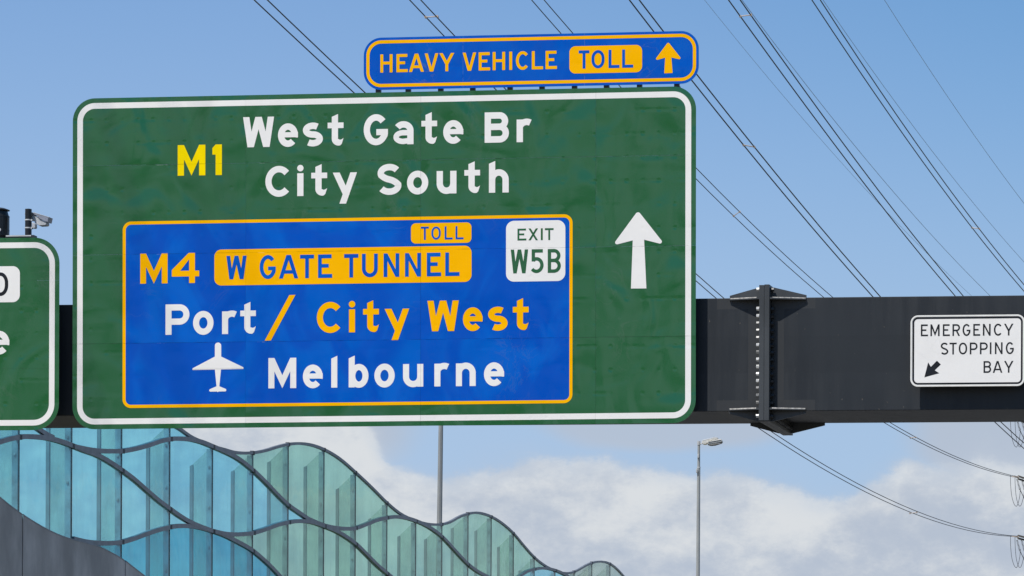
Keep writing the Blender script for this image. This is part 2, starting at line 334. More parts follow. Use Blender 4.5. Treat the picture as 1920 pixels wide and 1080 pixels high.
def glyph(ch, w, H, s):
    """list of (verts2d, faces): baseline-left origin, w = width, H = capital height, s = stroke"""
    h = s/2; X = .755*H; out = []
    def S(p, closed=False, hw=None): out.append(ribbon(p, hw or h, closed))
    def P(*pts): out.append((list(pts), [tuple(range(len(pts)))]))
    def D(xa, ya, xb, yb, t=None):
        t = t or s; L = math.hypot(xb-xa, yb-ya); q = t/2*L/abs(yb-ya); P((xa-q, ya), (xa+q, ya), (xb+q, yb), (xb-q, yb))
    def V(x, y0=0, y1=None): P((x-h, y0), (x+h, y0), (x+h, H if y1 is None else y1), (x-h, H if y1 is None else y1))
    def Hb(x0, x1, y, t=None): t = t or s; P((x0, y-t/2), (x1, y-t/2), (x1, y+t/2), (x0, y+t/2))
    def slant_top(x, y): P((x-h, y-.1*H), (x+h, y-.1*H), (x+h, y+.045*H), (x-h, y-.045*H))
    def q(dxw, dyh): return h*math.hypot(dxw, dyh)/abs(dyh)
    if ch == 'I': V(w/2)
    elif ch in 'EFL':
        V(h); 
        if ch in 'EL': Hb(s, w, h)
        if ch in 'EF': Hb(s, w*.96, H-h); Hb(s, w*.76, H*.515, s*.95)
    elif ch == 'T': V(w/2, 0, H-s); Hb(0, w, H-h)
    elif ch == 'H': V(h); V(w-h); Hb(s, w-s, H*.52, s*.95)
    elif ch == 'N':
        V(h); V(w-h); dx_ = w-2*s; t = .3*H
        for _ in range(6): t = s*.92*math.hypot(dx_, H-t)/dx_
        P((s, H-t), (w-s, 0), (w-s, t), (s, H))
    elif ch == 'M':
        V(h); V(w-h); dx_ = w/2-s; t = .45*H
        for _ in range(8): t = min(.56*H, s*.95*math.hypot(dx_, H-t)/dx_)
        P((s, H-t), (w/2, .0), (w/2, t*.96), (s, H)); P((w/2, 0), (w-s, H-t), (w-s, H), (w/2, t*.96))
    elif ch == 'W':
        a = q(.14*w, H); b = q(.25*w, H)
        D(.245*w, 0, a, H); D(.245*w, 0, .5*w, H); D(.755*w, 0, .5*w, H); D(.755*w, 0, w-a, H)
    elif ch == 'V': a = q(.4*w, H); D(w/2-h*.15, 0, a, H); D(w/2+h*.15, 0, w-a, H)
    elif ch == 'A': a = q(.4*w, H); D(a, 0, w/2-h*.15, H); D(w-a, 0, w/2+h*.15, H); Hb(w*.24, w*.76, H*.28, s*.9)
    elif ch == 'Y': a = q(.4*w, .6*H); V(w/2, 0, .46*H); D(w/2, .40*H, a, H); D(w/2, .40*H, w-a, H)
    elif ch == 'X': a = q(.7*w, H); D(a, 0, w-a, H); D(w-a, 0, a, H)
    elif ch == '/': a = q(w*.86, H); D(a, 0, w-a, H)
    elif ch == 'O':
        r = w/2-h; ry = min(H/2-h, r*1.28); yb, yt = h+ry, H-h-ry
        S(arc(w/2, yb, r, ry, 180, 360, 18)+arc(w/2, yt, r, ry, 0, 180, 18), True)
    elif ch == '0':
        r = w/2-h; ry = min(H/2-h, r*1.4); S(arc(w/2, h+ry, r, ry, 180, 360, 18)+arc(w/2, H-h-ry, r, ry, 0, 180, 18), True)
    elif ch == 'U': r = w/2-h; S([(h, H)]+arc(w/2, h+r*1.05, r, r*1.05, 180, 360, 18)+[(w-h, H)])
    elif ch in 'CG':
        R = w/1.80 if ch == 'C' else w/1.96; ry = H/2-h+.012*H; e = 20
        top = arc(R, H/2, R-h, ry, 42, 180, 16); bot = arc(R, H/2, R-h, ry, 180, 318 if ch == 'C' else 338, 18)
        S(top+bot[1:])
        if ch == 'G':
            xr = w-h; P((w-s*1.02, .27*H), (w*.955, .235*H), (w*.99, .31*H), (w, .38*H), (w, .52*H), (w-s, .52*H)); Hb(w*.52, w-s, .52*H-h*.95, s*.95)
    elif ch in 'Ss':
        T = H if ch == 'S' else X+.01*H; ov = .012*H; a1 = (T-s)/4+ov/2; rx = w/2-h
        yt = T-h-a1+ov; yb = h+a1-ov
        if ch == 'S': p = arc(w/2, yt, rx*.97, a1, 30, 268, 24)+arc(w/2, yb, rx, a1, 88, -150, 24)
        else: p = arc(w/2, yt, rx*1.0, a1, 50, 262, 24)+arc(w/2, yb, rx*1.0, a1, 82, -130, 24)
        mid = (p[24][1]+p[25][1])/2
        if ch == 'S':
            k = [i for i in range(len(p)) if 17 < i < 33]; p0, p1 = p[17], p[33]
            for i in k:
                t = (i-17)/16; p[i] = (p[i][0]*.35+(p0[0]+(p1[0]-p0[0])*t)*.65, p[i][1]*.55+(p0[1]+(p1[1]-p0[1])*t)*.45)
        S(p)
    elif ch in 'BPRD':
        V(h)
        if ch == 'D': r = H/2-h; S([(s, H-h), (w*.42, H-h)]+arc(w*.42, H/2, w-h-w*.42, r, 90, -90)[1:-1]+[(w*.42, h), (s, h)])
        else:
            yl = {'P': .43*H, 'R': .47*H, 'B': .52*H}[ch]; rt = (H-h-yl)/2; wr = w-h-(.03*w if ch == 'B' else 0)
            S([(s, H-h)]+arc(wr-rt, H-h-rt, rt, rt, 90, -90)+[(s, yl)])
            if ch == 'B': rb = (yl-h)/2; S([(s, yl)]+arc(w-h-rb, h+rb, rb, rb, 90, -90)+[(s, h)])
            if ch == 'R': D(w-q(.3*w, .45*H), 0, w*.52, yl)
    elif ch == '1': P((w-s, 0), (w, 0), (w, H), (w-s, H)); P((0, .67*H), (w-s, .67*H), (w-s, H), (w-s*1.0, H), (0, .88*H))
    elif ch == '4':
        xs = w*.845-s; V(xs+h, 0, H); Hb(0, xs, .315*H, s*.95); Hb(xs+s, w, .315*H, s*.95)
        P((0, .36*H), (s*.2, .36*H), (.30*w, .405*H), (xs, .79*H), (xs, H), (xs-.02*w, H), (0, .44*H))
    elif ch == '5':
        Hb(w*.06, w*.94, H-h); ry = .335*H-h; cyy = .335*H; V(w*.06+h, .49*H, H-s)
        S([(w*.06+h, .50*H)]+arc(w*.44, cyy, w*.56-h, ry, 118, -142, 26))
    elif ch == 'e':
        ry = X/2-h+.012*H; cyy = X/2; a0 = math.degrees(math.asin((.305*H-cyy)/ry))
        S(arc(w/2, cyy, w/2-h, ry, a0, 316, 34)); Hb(s*.8, w, .39*H, .17*H)
    elif ch == 'o': S(arc(w/2, X/2, w/2-h, X/2-h+.015*H, 0, 360, 36)[:-1], True)
    elif ch == 'i': V(w/2, 0, X); out.append(([(w/2+.108*H*math.cos(t*math.pi/12), .925*H+.108*H*math.sin(t*math.pi/12)) for t in range(24)], [tuple(range(24))]))
    elif ch == 'l': V(w/2, 0, .93*H); slant_top(w/2, 1.0*H)
    elif ch == 't':
        x0 = w*.26+h; r = .13*H; V(x0, r+h, .93*H); slant_top(x0, 1.0*H)
        Hb(0, x0-h, X-.085*H, .185*H); Hb(x0+h, w, X-.085*H, .185*H)
        S([(x0, r+h+.02)]+arc(x0+r, h+r*.9, r, r*.9, 180, 285, 12))
        P((x0+r, .19*H), (x0+r+.02*H, -.0*H), (w*.80, .015*H), (w*.88, .05*H), (w, .245*H), (w*.86, .20*H))
    elif ch == 'y':
        a = q(.35*w, .8*H); D(.41*w, -.275*H, w-a, X); D(.555*w, .03*H, a, X)
    elif ch in 'nhr':
        if ch == 'h': V(h, 0, .95*H); slant_top(h, 1.0*H)
        else: V(h, 0, X-.01*H)
        if ch == 'r': S(arc(h+.46*w, X-h-.20*H+.015*H, .46*w, .20*H, 180, 58, 14))
        else: ry = .24*H; S(arc(w/2, X-h-ry+.015*H, w/2-h, ry, 180, 0, 20)+[(w-h, 0)])
    elif ch == 'u': ry = .24*H; V(w-h, 0, X-.01*H); S([(h, X-.01*H)]+arc(w/2, h+ry-.015*H, w/2-h, ry, 180, 360, 20))
    elif ch == 'b': V(h, 0, .95*H); slant_top(h, 1.0*H); S(arc((w+.1*s)/2, X/2, (w-.1*s)/2-h, X/2-h+.015*H, 0, 360, 34)[:-1], True)
    elif ch == 'a':
        ry = .2*H; S(arc(w/2, X-h-ry+.01*H, w/2-h, ry, 148, 0, 18)+[(w-h, 0)])
        yt, yb = .385*H, h*.92; rr = (yt-yb)/2; rx = w*.36; cx_ = h*.85+rx
        S([(w-h, yt), (cx_, yt)]+arc(cx_, yb+rr, rx, rr, 90, 270, 16)[1:-1]+[(cx_, yb), (w-h, yb+.01)], hw=h*.84)
    return out
def word(frame, letters, base, cap, sk, mat, parent, z, name='letter', label=None):
    """letters: [(char, px0, px1)], base: ((px, py), (px, py)) points on the baseline, cap: cap height in photo px"""
    (xa, ya), (xb, yb) = base
    va = frame.uv(xa, ya)[1]; vb = frame.uv(xb, yb)[1]; v0 = (va+vb)/2
    H = abs(frame.uv(xa, ya-cap)[1]-frame.uv(xa, ya)[1]); s = sk*H
    for ch, x0, x1 in letters:
        mb = MB(); k = 0
        ym = ya+(yb-ya)*((x0+x1)/2-xa)/(xb-xa) if xb != xa else ya
        u0 = frame.uv(x0, ym)[0]; u1 = frame.uv(x1, ym)[0]
        for vs, fs in glyph(ch, u1-u0, H, s):
            n = len(vs)
            mb.add([(u0+x, v0+y, z+k*.00007+i*2e-7) for i, (x, y) in enumerate(vs)], fs); k = (k+1) % 7
        o = mb.build(name, mat, parent, bevel=-1); face_out(o)
        if label: o['label'] = '%s %s of %s' % (ch, name, label)
def face_out(o):                                  # every flat legend faces the driver
    me = o.data; bm = bmesh.new(); bm.from_mesh(me); bm.normal_update()
    bmesh.ops.reverse_faces(bm, faces=[f for f in bm.faces if f.normal.z < 0]); bm.to_mesh(me); bm.free()
def legend(mb, name, mat, parent, label=None):
    o = mb.build(name, mat, parent, bevel=-1); face_out(o)
    if label: o['label'] = label
    return o
def arrow_poly(frame, tip, wl, wr, jl, jr, bl, br, rt, rw):
    Q = [frame.uv(*p) for p in (tip, wl, jl, bl, br, jr, wr)]
    return fillet(Q, [rt, rw, 0, 0, 0, 0, rw])

# ------------------------------------------------------------------ the gantry's own frame
PSI, X0, D0 = .10321, -3.14515, 45.4
UB = Vector((math.cos(PSI), -math.sin(PSI), 0)); ZV = Vector((0, 0, 1))
GF = Frame((X0, D0, 0), UB, ZV)                  # local x along the beam, y up from the ground, z toward the traffic
ZT, ZB, DEP, EF = 5.96843+CAMZ, 4.68287+CAMZ, 1.394, .129
PSS, RS = .11465, .00279
us = Vector((math.cos(PSS), -math.sin(PSS), 0)); usr = us*math.cos(RS)+ZV*math.sin(RS); vsr = -us*math.sin(RS)+ZV*math.cos(RS)
SF = Frame(GF.O+UB*-8.08243+GF.n*.09+ZV*(4.51651+CAMZ), usr, vsr)
SW, SH = 7.3098, 3.81534

SEAM_U[:] = [SF.uv(461, 300)[0], SF.uv(789, 300)[0], SF.uv(1117, 460)[0]]
SEAM_V[:] = [(SF.uv(141, 644)[1]+SF.uv(1290, 631)[1])/2, (SF.uv(141, 478)[1]+SF.uv(1290, 461)[1])/2, (SF.uv(141, 311)[1]+SF.uv(1290, 291)[1])/2]

GREEN = sheeting('green_sheeting', (.008, .104, .030), coat=1.0); GREEN2 = sheeting('green_sheeting_plain', (.008, .108, .029), seams=False, coat=1.0)
WHITE = sheeting('white_sheeting', (.86, .835, .80), wear=.25, coat=.10, ior=1.5); WHITE2 = sheeting('white_sheeting_plain', (.86, .835, .80), seams=False, dents=.1, wear=.3, coat=.10, ior=1.5)
BLUE = sheeting('blue_sheeting', (.0, .080, .475), coat=.30, ior=1.5, painted_sheen=(.0, .125, .56)); BLUE2 = sheeting('blue_sheeting_plain', (.0, .086, .485), seams=False, wear=1.6, coat=.30, ior=1.5, painted_sheen=(.0, .115, .54))
AMBER = sheeting('amber_sheeting', (1.0, .48, .0003), wear=.3, coat=.10, ior=1.5); AMBER2 = sheeting('amber_sheeting_plain', (1.0, .48, .0003), seams=False, wear=.5, coat=.10, ior=1.5)
YELLOW = sheeting('yellow_sheeting', (1.0, .74, .0003), wear=.2, coat=.10, ior=1.5)
BLACKLEG = sheeting('black_sheeting', (.016, .018, .022), seams=False, dents=0, wear=.2, coat=.25)
STEEL = None
def beam_paint():
    b = NB('charcoal_beam_paint'); co = b.coord(); sx = b.n('ShaderNodeSeparateXYZ'); b.l(co, sx.inputs[0]); u, v = sx.outputs[0], sx.outputs[1]
    au = b.math('ABSOLUTE', u)
    mid = (ZT+ZB)/2
    strip = b.math('LESS_THAN', au, .205)
    ends = b.math('MULTIPLY', b.math('LESS_THAN', au, .565), b.math('GREATER_THAN', b.math('ABSOLUTE', b.math('SUBTRACT', v, mid)), (ZT-ZB)/2-.125))
    touch = b.math('MAXIMUM', strip, ends)
    n1 = b.noise(b.mapv(co, (2.4, .22, 2.4)), 2.4, 6, .6); n2 = b.noise(co, .8, 3, .5)
    base = b.mix(b.step(n1, .38, .66), (.0145, .018, .023), (.026, .0295, .034))
    base = b.mix(b.step(n2, .35, .7), base, (.020, .0245, .030))
    band = b.math('MULTIPLY', b.math('GREATER_THAN', v, ZB+.43), b.math('LESS_THAN', v, ZB+.85))
    base = b.mix(b.math('MULTIPLY', band, .35), base, (.015, .0185, .023))
    base = b.mix(b.math('MULTIPLY', touch, .75), base, (.036, .038, .040))
    sp = b.step(b.noise(b.mapv(co, (1, .5, 1)), 22, 3, .6), .70, .74)
    base = b.mix(b.math('MULTIPLY', sp, .35), base, (.28, .23, .17))
    p = b.n('ShaderNodeBsdfPrincipled'); b.l(base, p.inputs['Base Color']); b.l(b.math('ADD', .48, b.math('MULTIPLY', n1, .15)), p.inputs['Roughness']); p.inputs['Specular IOR Level'].default_value = .35
    bp = b.n('ShaderNodeBump'); bp.inputs['Distance'].default_value = .006; b.l(b.noise(co, 1.3, 2), bp.inputs['Height']); b.l(bp.outputs[0], p.inputs['Normal'])
    b.l(p.outputs[0], b.out.inputs[0]); return b.m
BEAM = beam_paint()
FLANGE = plain('charcoal_flange_paint', (.052, .057, .062), .5, 0, .15, 3, (1, .3, 1), spec=.35)
EDGEW = plain('worn_bright_edge', (.58, .55, .50), .5, .1, .3, 30, spec=.4)
GALV = plain('galvanised_steel', (.55, .55, .54), .42, .3, .12, 5)
BOLT = plain('galvanised_bolt', (.62, .62, .60), .4, .2, .3, 30)
BOLTD = plain('dull_bolt', (.22, .22, .215), .45, .3, .3, 30)
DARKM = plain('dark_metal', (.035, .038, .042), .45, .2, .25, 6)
BLACKP = plain('black_paint', (.012, .014, .017), .35, 0, .3, 8)
CAMW = plain('camera_white', (.60, .61, .62), .35, 0, .08, 6)
POLEG = plain('weathered_galvanised_pole', (.30, .31, .31), .5, .15, .12, 1.2, (1, 1, .4))
POLE2 = plain('galvanised_lamp_pole', (.36, .37, .36), .5, .15, .12, 1.2, (1, 1, .4))
LAMPW = plain('lamp_casing', (.68, .66, .60), .45, .1, .12, 5)
WIRE = plain('aluminium_conductor', (.030, .034, .040), .6, 0, .1, 1)
WIREF = plain('blue_grey_conductor', (.055, .085, .125), .6, 0, .1, 1)
WIRET = plain('thin_bright_wire', (.30, .46, .66), .6, 0, .1, 1)
SPACER = plain('spacer_metal', (.60, .50, .42), .5, 0, .1, 3)
INSUL = plain('brown_insulator', (.10, .095, .085), .35, 0, .3, 8)
RAIL = plain('slate_steel', (.185, .20, .225), .48, .1, .18, 4, (1, 1, 1), spec=.4)
RAILD = plain('dark_slate_steel', (.018, .022, .030), .5, 0, .2, 4)
CONC = plain('dark_grey_concrete', (.50, .465, .44), .75, 0, .20, 1.6, (.6, .35, 1), bump=.004, spec=.25)
TRIM = plain('pale_trim', (.30, .33, .34), .5, .2, .3, 6)
CLAMP = plain('blue_grey_clamp_strip', (.27, .35, .38), .35, .1, .25, 3)
POSTM = plain('fin_post_steel', (.23, .26, .27), .5, .1, .15, 3)
ASPH = plain('asphalt', (.15, .145, .138), .85, 0, .2, 4, bump=.003)
GRASS = plain('dry_grass', (.20, .17, .10), .9, 0, .3, .4, bump=.02)
PAINTW = plain('road_paint', (.72, .72, .70), .6, 0, .1, 3)
G_SKY = glass('sky_blue_glass', (.56, .90, .99), (.26, .54, .64), .10, .04)
G_DEEP = glass('deep_blue_glass', (.27, .74, .88), (.05, .33, .46), .15, .05)
G_TEAL = glass('teal_glass', (.67, .895, .83), (.20, .42, .37), .16, .05)
G_GREY = glass('grey_green_glass', (.80, .91, .86), (.34, .42, .38), .20, .05)
G_FIN = glass('fin_glass', (.88, .935, .89), (.42, .50, .44), .10, .20, .5)

# ------------------------------------------------------------------ ground, road
g = MB(); g.box((-6000, -6000, -3), (6000, 12000, 0)); o = g.build('ground', GRASS); o['kind'] = 'structure'
r_ = MB(); r_.box((-9, -400, .0), (9, 900, .06)); o = r_.build('road', ASPH); o['kind'] = 'structure'
mk = MB()
for x in (-8.2, 8.2): mk.box((x-.07, -400, .061), (x+.07, 900, .066))
for x in (-3.6, 0.0, 3.6):
    for k in range(-30, 60): mk.box((x-.06, k*12, .061), (x+.06, k*12+3, .066))
o = mk.build('road_markings', PAINTW); o['kind'] = 'structure'

# unseen tree belt added behind the viewer, shaped for dark reflections in the signs
tb = MB(); rt = random.Random(3)
for k in range(90):
    x = -150+k*3.4+rt.uniform(-1.5, 1.5); y = -42-rt.uniform(0, 18); hgt = 9+24*max(0, math.sin(k*.62+1.3*math.sin(k*.23)))**.8*rt.uniform(.75, 1.0)
    if -10 < x < 10: y -= 130
    for q in range(110):
        a = rt.uniform(0, 6.283); rr_ = rt.uniform(.3, 1)**.5*hgt*.24; z = hgt*rt.uniform(.18, 1.0); rr_ *= max(.15, math.sin(math.pi*(z/hgt)**.8*.95)**.5 if z < hgt else .2)
        c = Vector((x+rr_*math.cos(a), y+rr_*math.sin(a), z)); u_ = Vector((rt.uniform(-1, 1), rt.uniform(-1, 1), rt.uniform(-1, 1))).normalized()*rt.uniform(.5, 1.1); v_ = u_.orthogonal().normalized()*rt.uniform(.5, 1.0)
        tb.add([c-u_, c-v_, c+u_, c+v_], [(0, 1, 2, 3)])
    tb.tube([(x, y, 0), (x, y, hgt*.8)], [.3, .08], 5)
o = tb.build('added_tree_belt', plain('added_tree_foliage', (.045, .065, .03), .7, 0, .4, .6), bevel=-1); o['kind'] = 'stuff'
# ------------------------------------------------------------------ gantry
gan = thing('sign_gantry', 'charcoal steel box beam gantry with a bolted splice flange right of the big green sign', 'gantry', GF.M)
hp = .059
for a, b in ((-16, -hp), (hp, 7.5)):
    m = MB(); m.box((a, ZB, -DEP), (b, ZT, 0)); m.build('beam', BEAM, gan, bevel=.006)
for x in (-15.2, 6.7):
    m = MB(); m.box((x-.45, 0, -DEP+.2), (x+.45, ZB-.003, -.2)); m.build('column', BEAM, gan, bevel=.01)
    m = MB(); m.box((x-.8, 0, -DEP-.1), (x+.8, .35, .1)); m.build('footing', CONC, gan, bevel=.01)
for sgn in (-1, 1):
    m = MB(); a, b = sorted((sgn*.0012, sgn*(hp-.0005))); tt = .006 if sgn > 0 else 0
    yo0, yo1, zo0, zo1 = ZB-EF, ZT+EF+tt, -DEP-EF, EF
    ct = .012
    m.prism_axis([(yo0, zo0), (yo0, zo1-ct), (yo0+ct, zo1), (yo1, zo1), (yo1, zo0)], a, b, 'x')
    m.build('splice_flange', FLANGE, gan, bevel=.0015)
    tipu = .42 if sgn < 0 else .46
    T = .022
    for yb, yo in ((ZT, 1), (ZB, -1)):
        for zf, zo in ((0, 1), (-DEP, -1)):
            # gusset standing in the plane of the side face
            m = MB(); y1 = yb+yo*(EF-.012)
            poly = [(sgn*tipu, yb+yo*.001), (sgn*tipu, yb+yo*.028), (sgn*(hp+.03), y1), (sgn*(hp+.001), y1), (sgn*(hp+.001), yb+yo*.001)]
            z0 = zf-zo*.004; m.prism(poly, min(z0, z0-zo*T), max(z0, z0-zo*T)); m.build('gusset_plate', FLANGE, gan)
            # stiffener lying flat, reaching out from the side face
            m = MB(); z1 = zf+zo*(EF-.010)
            poly = [(sgn*tipu, zf+zo*.001), (sgn*tipu, zf+zo*.028), (sgn*(hp+.03), z1), (sgn*(hp+.001), z1), (sgn*(hp+.001), zf+zo*.001)]
            yc = yb-yo*.006; y0, y2 = sorted((yc, yc-yo*T))
            m.prism_axis(poly, y0, y2, 'y'); st = m.build('stiffener_plate', FLANGE, gan)
            if zo > 0:                            # paint worn off the outer edge
                e = MB(); pe = [(sgn*(tipu-.002), zf+.003), (sgn*(tipu-.002), zf+.0285), (sgn*(hp+.032), z1+.0012), (sgn*(hp+.032), z1-.0035), (sgn*(tipu-.012), zf+.0235), (sgn*(tipu-.012), zf+.003)]
                tk = .009 if yo > 0 else .012
                e.prism_axis(pe, y2-tk, y2+.0015, 'y'); e.build('worn_edge', EDGEW, st)
def bolt_mesh():
    m = MB()
    hexa = [(.021*math.cos(k*math.pi/3), .021*math.sin(k*math.pi/3)) for k in range(6)]
    m.prism_axis([(p[0]*1.25, p[1]*1.25) for p in [(.021*math.cos(k*math.pi/5), .021*math.sin(k*math.pi/5)) for k in range(10)]], 0, .007, 'x')
    m.prism_axis([(p[0]*1.08, p[1]*1.08) for p in hexa], .0071, .036, 'x')
    return m
bm0 = None
def bolt(x, y, z, sgn):
    global bm0
    R = Matrix.Translation((x, y, z)) @ (Matrix.Rotation(math.pi, 4, 'Y') if sgn < 0 else Matrix.Identity(4)) @ Matrix.Rotation(random.uniform(0, 1), 4, 'X')
    if bm0 is None: o = bolt_mesh().build('bolt', BOLT, gan, R); bm0 = o.data
    else:
        o = link('bolt', bm0, gan, R)
        if sgn < 0 and random.random() < .38: o.material_slots[0].link = 'OBJECT'; o.material_slots[0].material = BOLTD
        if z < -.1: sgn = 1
        if sgn > 0: o.material_slots[0].link = 'OBJECT'; o.material_slots[0].material = DARKM  # dark metal stands in for shadow on right-hand bolts; lower rows share it
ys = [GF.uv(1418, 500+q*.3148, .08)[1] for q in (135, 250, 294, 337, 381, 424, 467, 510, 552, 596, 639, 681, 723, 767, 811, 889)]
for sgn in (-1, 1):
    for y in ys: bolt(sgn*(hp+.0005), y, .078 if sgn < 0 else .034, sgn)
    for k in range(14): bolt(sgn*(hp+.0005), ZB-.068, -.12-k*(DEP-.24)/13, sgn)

# ------------------------------------------------------------------ big green sign
sg = thing('direction_sign', 'big green direction sign reading West Gate Br City South with a large blue toll inset', 'road sign', SF.M)
RO = .262
us_ = [0]+SEAM_U+[SW]; vs_ = [0]+SEAM_V+[SH]
full = rrect(0, 0, SW, SH, RO, 12)
for i in range(4):
    for j in range(4):
        a, b, c, d = us_[i]+(.0004 if i else 0), us_[i+1]-(.0004 if i < 3 else 0), vs_[j]+(.0005 if j else 0), vs_[j+1]-(.0005 if j < 3 else 0)
        P = []
        q = lambda s0, s1: [p for k, p in enumerate(full) if s0 <= k < s1]
        P += q(39, 52) if (i == 0 and j == 0) else [(a, c)]
        P += q(0, 13) if (i == 3 and j == 0) else [(b, c)]
        P += q(13, 26) if (i == 3 and j == 3) else [(b, d)]
        P += q(26, 39) if (i == 0 and j == 3) else [(a, d)]
        m = MB(); dz = random.uniform(-.0002, .0002); m.prism(P, -.004+dz, dz); m.build('sign_panel', GREEN, sg)
m = MB(); ring(m, rrect(.055, .055, SW-.055, SH-.055, RO-.055, 12), rrect(.121, .121, SW-.121, SH-.121, RO-.121, 12), .0008)
legend(m, 'border', WHITE, sg)
# blue inset
def rect_px(F, x0, x1, yl0, yl1, yr0, yr1, r, xl=None, xr=None):
    """photo box: left x0, right x1, top/bottom y near the left (yl0, yl1) and near the right (yr0, yr1)"""
    xl = x0 if xl is None else xl; xr = x1 if xr is None else xr
    yt = (F.uv(xl, yl0)[1]+F.uv(xr, yr0)[1])/2; yb = (F.uv(xl, yl1)[1]+F.uv(xr, yr1)[1])/2
    ym = (yl0+yr1)/2
    return F.uv(x0, ym)[0], yb, F.uv(x1, ym)[0], yt, r
bx = rect_px(SF, 230, 1073.5, 415.6, 766.3, 401.5, 754.5, .10, 250, 1060)
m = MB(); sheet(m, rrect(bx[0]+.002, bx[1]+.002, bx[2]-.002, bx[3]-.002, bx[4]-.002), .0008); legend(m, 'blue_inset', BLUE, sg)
m = MB(); ring(m, rrect(*bx[:5]), rrect(bx[0]+.036, bx[1]+.036, bx[2]-.036, bx[3]-.036, bx[4]-.036), .0014); legend(m, 'inset_border', AMBER, sg)
c1 = lambda x, y: (430+x/3.254, 190+y/3.254)
def L(s, f, xs): return [(ch, f(a), f(b)) for ch, (a, b) in zip(s, xs)]
fx = lambda x: 430+x/3.254
Z1, Z2 = .0020, .0030
word(SF, L('WestGateBr', fx, [(84, 273), (297, 419), (449, 571), (600, 697), (820, 968), (1001, 1124), (1172, 1268), (1305, 1428), (1558, 1706), (1753, 1844)]), (c1(130, 279), c1(1777, 250.5)), 56.6, .212, WHITE, sg, Z1, label='white words West Gate Br')
word(SF, L('CitySouth', fx, [(220, 369), (414, 453), (500, 597), (632, 779), (903, 1050), (1084, 1214), (1265, 1386), (1434, 1530), (1584, 1705)]), (c1(433, 577.5), c1(1644, 557.5)), 56.6, .212, WHITE, sg, Z1, label='white words City South')
f1 = lambda x: 130+x/4.32
word(SF, L('M1', f1, [(878, 1102), (1159, 1236)]), ((f1(990), 150+775/4.32), (f1(1210), 150+769/4.32)), 57.4, .212, YELLOW, sg, Z1, label='yellow route number M1')
f2 = lambda x: 220+x/2.768
word(SF, L('M4', f2, [(119, 261), (283, 425)]), ((f2(140), 390+393/2.768), (f2(388), 390+389/2.768)), 56.3, .2, AMBER, sg, Z1, label='amber route number M4')
f3 = lambda x: 390+x/3.765
pl = rect_px(SF, f3(45), f3(1861), 455+48/3.765, 455+302/3.765, 455+22/3.765, 455+278/3.765, .082, f3(100), f3(1800))
m = MB(); sheet(m, rrect(*pl), Z1); legend(m, 'toll_plate', AMBER, sg, 'wide amber plate behind W GATE TUNNEL')
word(SF, L('WGATETUNNEL', f3, [(130, 273), (365, 479), (501, 638), (650, 749), (777, 877), (961, 1062), (1087, 1199), (1240, 1351), (1391, 1504), (1545, 1646), (1675, 1776)]), ((f3(200), 455+257/3.765), (f3(1720), 455+237/3.765)), 44, .165, BLUE, sg, Z2, label='blue words W GATE TUNNEL')
f4 = lambda x: 750+x/5.818
y4 = lambda y: 405+y/5.818
pl = rect_px(SF, f4(120), f4(780), y4(80), y4(301), y4(70), y4(292), .056, f4(170), f4(730))
m = MB(); sheet(m, rrect(*pl), Z1); legend(m, 'toll_plate', AMBER, sg, 'small amber plate behind TOLL')
word(SF, L('TOLL', f4, [(228, 315), (343, 445), (487, 575), (606, 694)]), ((f4(270), y4(260)), (f4(650), y4(255.5))), 24.8, .148, BLUE, sg, Z2, label='blue word TOLL')
pl = rect_px(SF, f4(1157), f4(1804), y4(53), y4(716), y4(45), y4(709), .092, f4(1250), f4(1720))
m = MB(); sheet(m, rrect(*pl), Z1); legend(m, 'exit_plate', WHITE, sg, 'white plate behind EXIT W5B')
word(SF, L('EXIT', f4, [(1282, 1379), (1402, 1506), (1537, 1558), (1581, 1676)]), ((f4(1330), y4(267)), (f4(1630), y4(263))), 22.3, .163, GREEN, sg, Z2, label='green word EXIT')
word(SF, L('W5B', f4, [(1208, 1398), (1428, 1567), (1612, 1755)]), ((f4(1300), y4(626)), (f4(1680), y4(619.5))), 44.7, .145, GREEN, sg, Z2, label='green exit number W5B')
f5 = lambda x: 240+x/4.8; y5 = lambda y: 540+y/4.8
word(SF, L('Port', f5, [(338, 553), (586, 770), (847, 981), (1011, 1151)]), ((f5(365), y5(422)), (f5(1075), y5(411.5))), 57, .204, WHITE, sg, Z1, label='white word Port')
m = MB(); A = [SF.uv(*p) for p in ((f5(1231), y5(474)), (f5(1286), y5(472)), (f5(1507), y5(62)), (f5(1452), y5(64)))]; sheet(m, A, Z1); legend(m, 'slash', AMBER, sg)
f6 = lambda x: 580+x/4.465; y6 = lambda y: 550+y/4.465
word(SF, L('CityWest', f6, [(63, 266), (331, 384), (450, 583), (632, 836), (989, 1251), (1286, 1451), (1497, 1660), (1704, 1836)]), ((f6(357), y6(326)), (f6(1120), y6(317))), 57, .204, AMBER, sg, Z1, label='amber words City West')
f7 = lambda x: 340+x/6; g7 = lambda x: 650+x/6.194
word(SF, [('M', f7(980), f7(1293)), ('e', f7(1368), f7(1591)), ('l', f7(1685), f7(1757)), ('b', g7(24), g7(254)), ('o', g7(322), g7(558)), ('u', g7(655), g7(890)), ('r', g7(1019), g7(1192)), ('n', g7(1269), g7(1499)), ('e', g7(1595), g7(1829))],
     ((f7(1015), 630+589/6), (g7(1385), 650+458/6.194)), 56.9, .203, WHITE, sg, Z1, label='white word Melbourne')
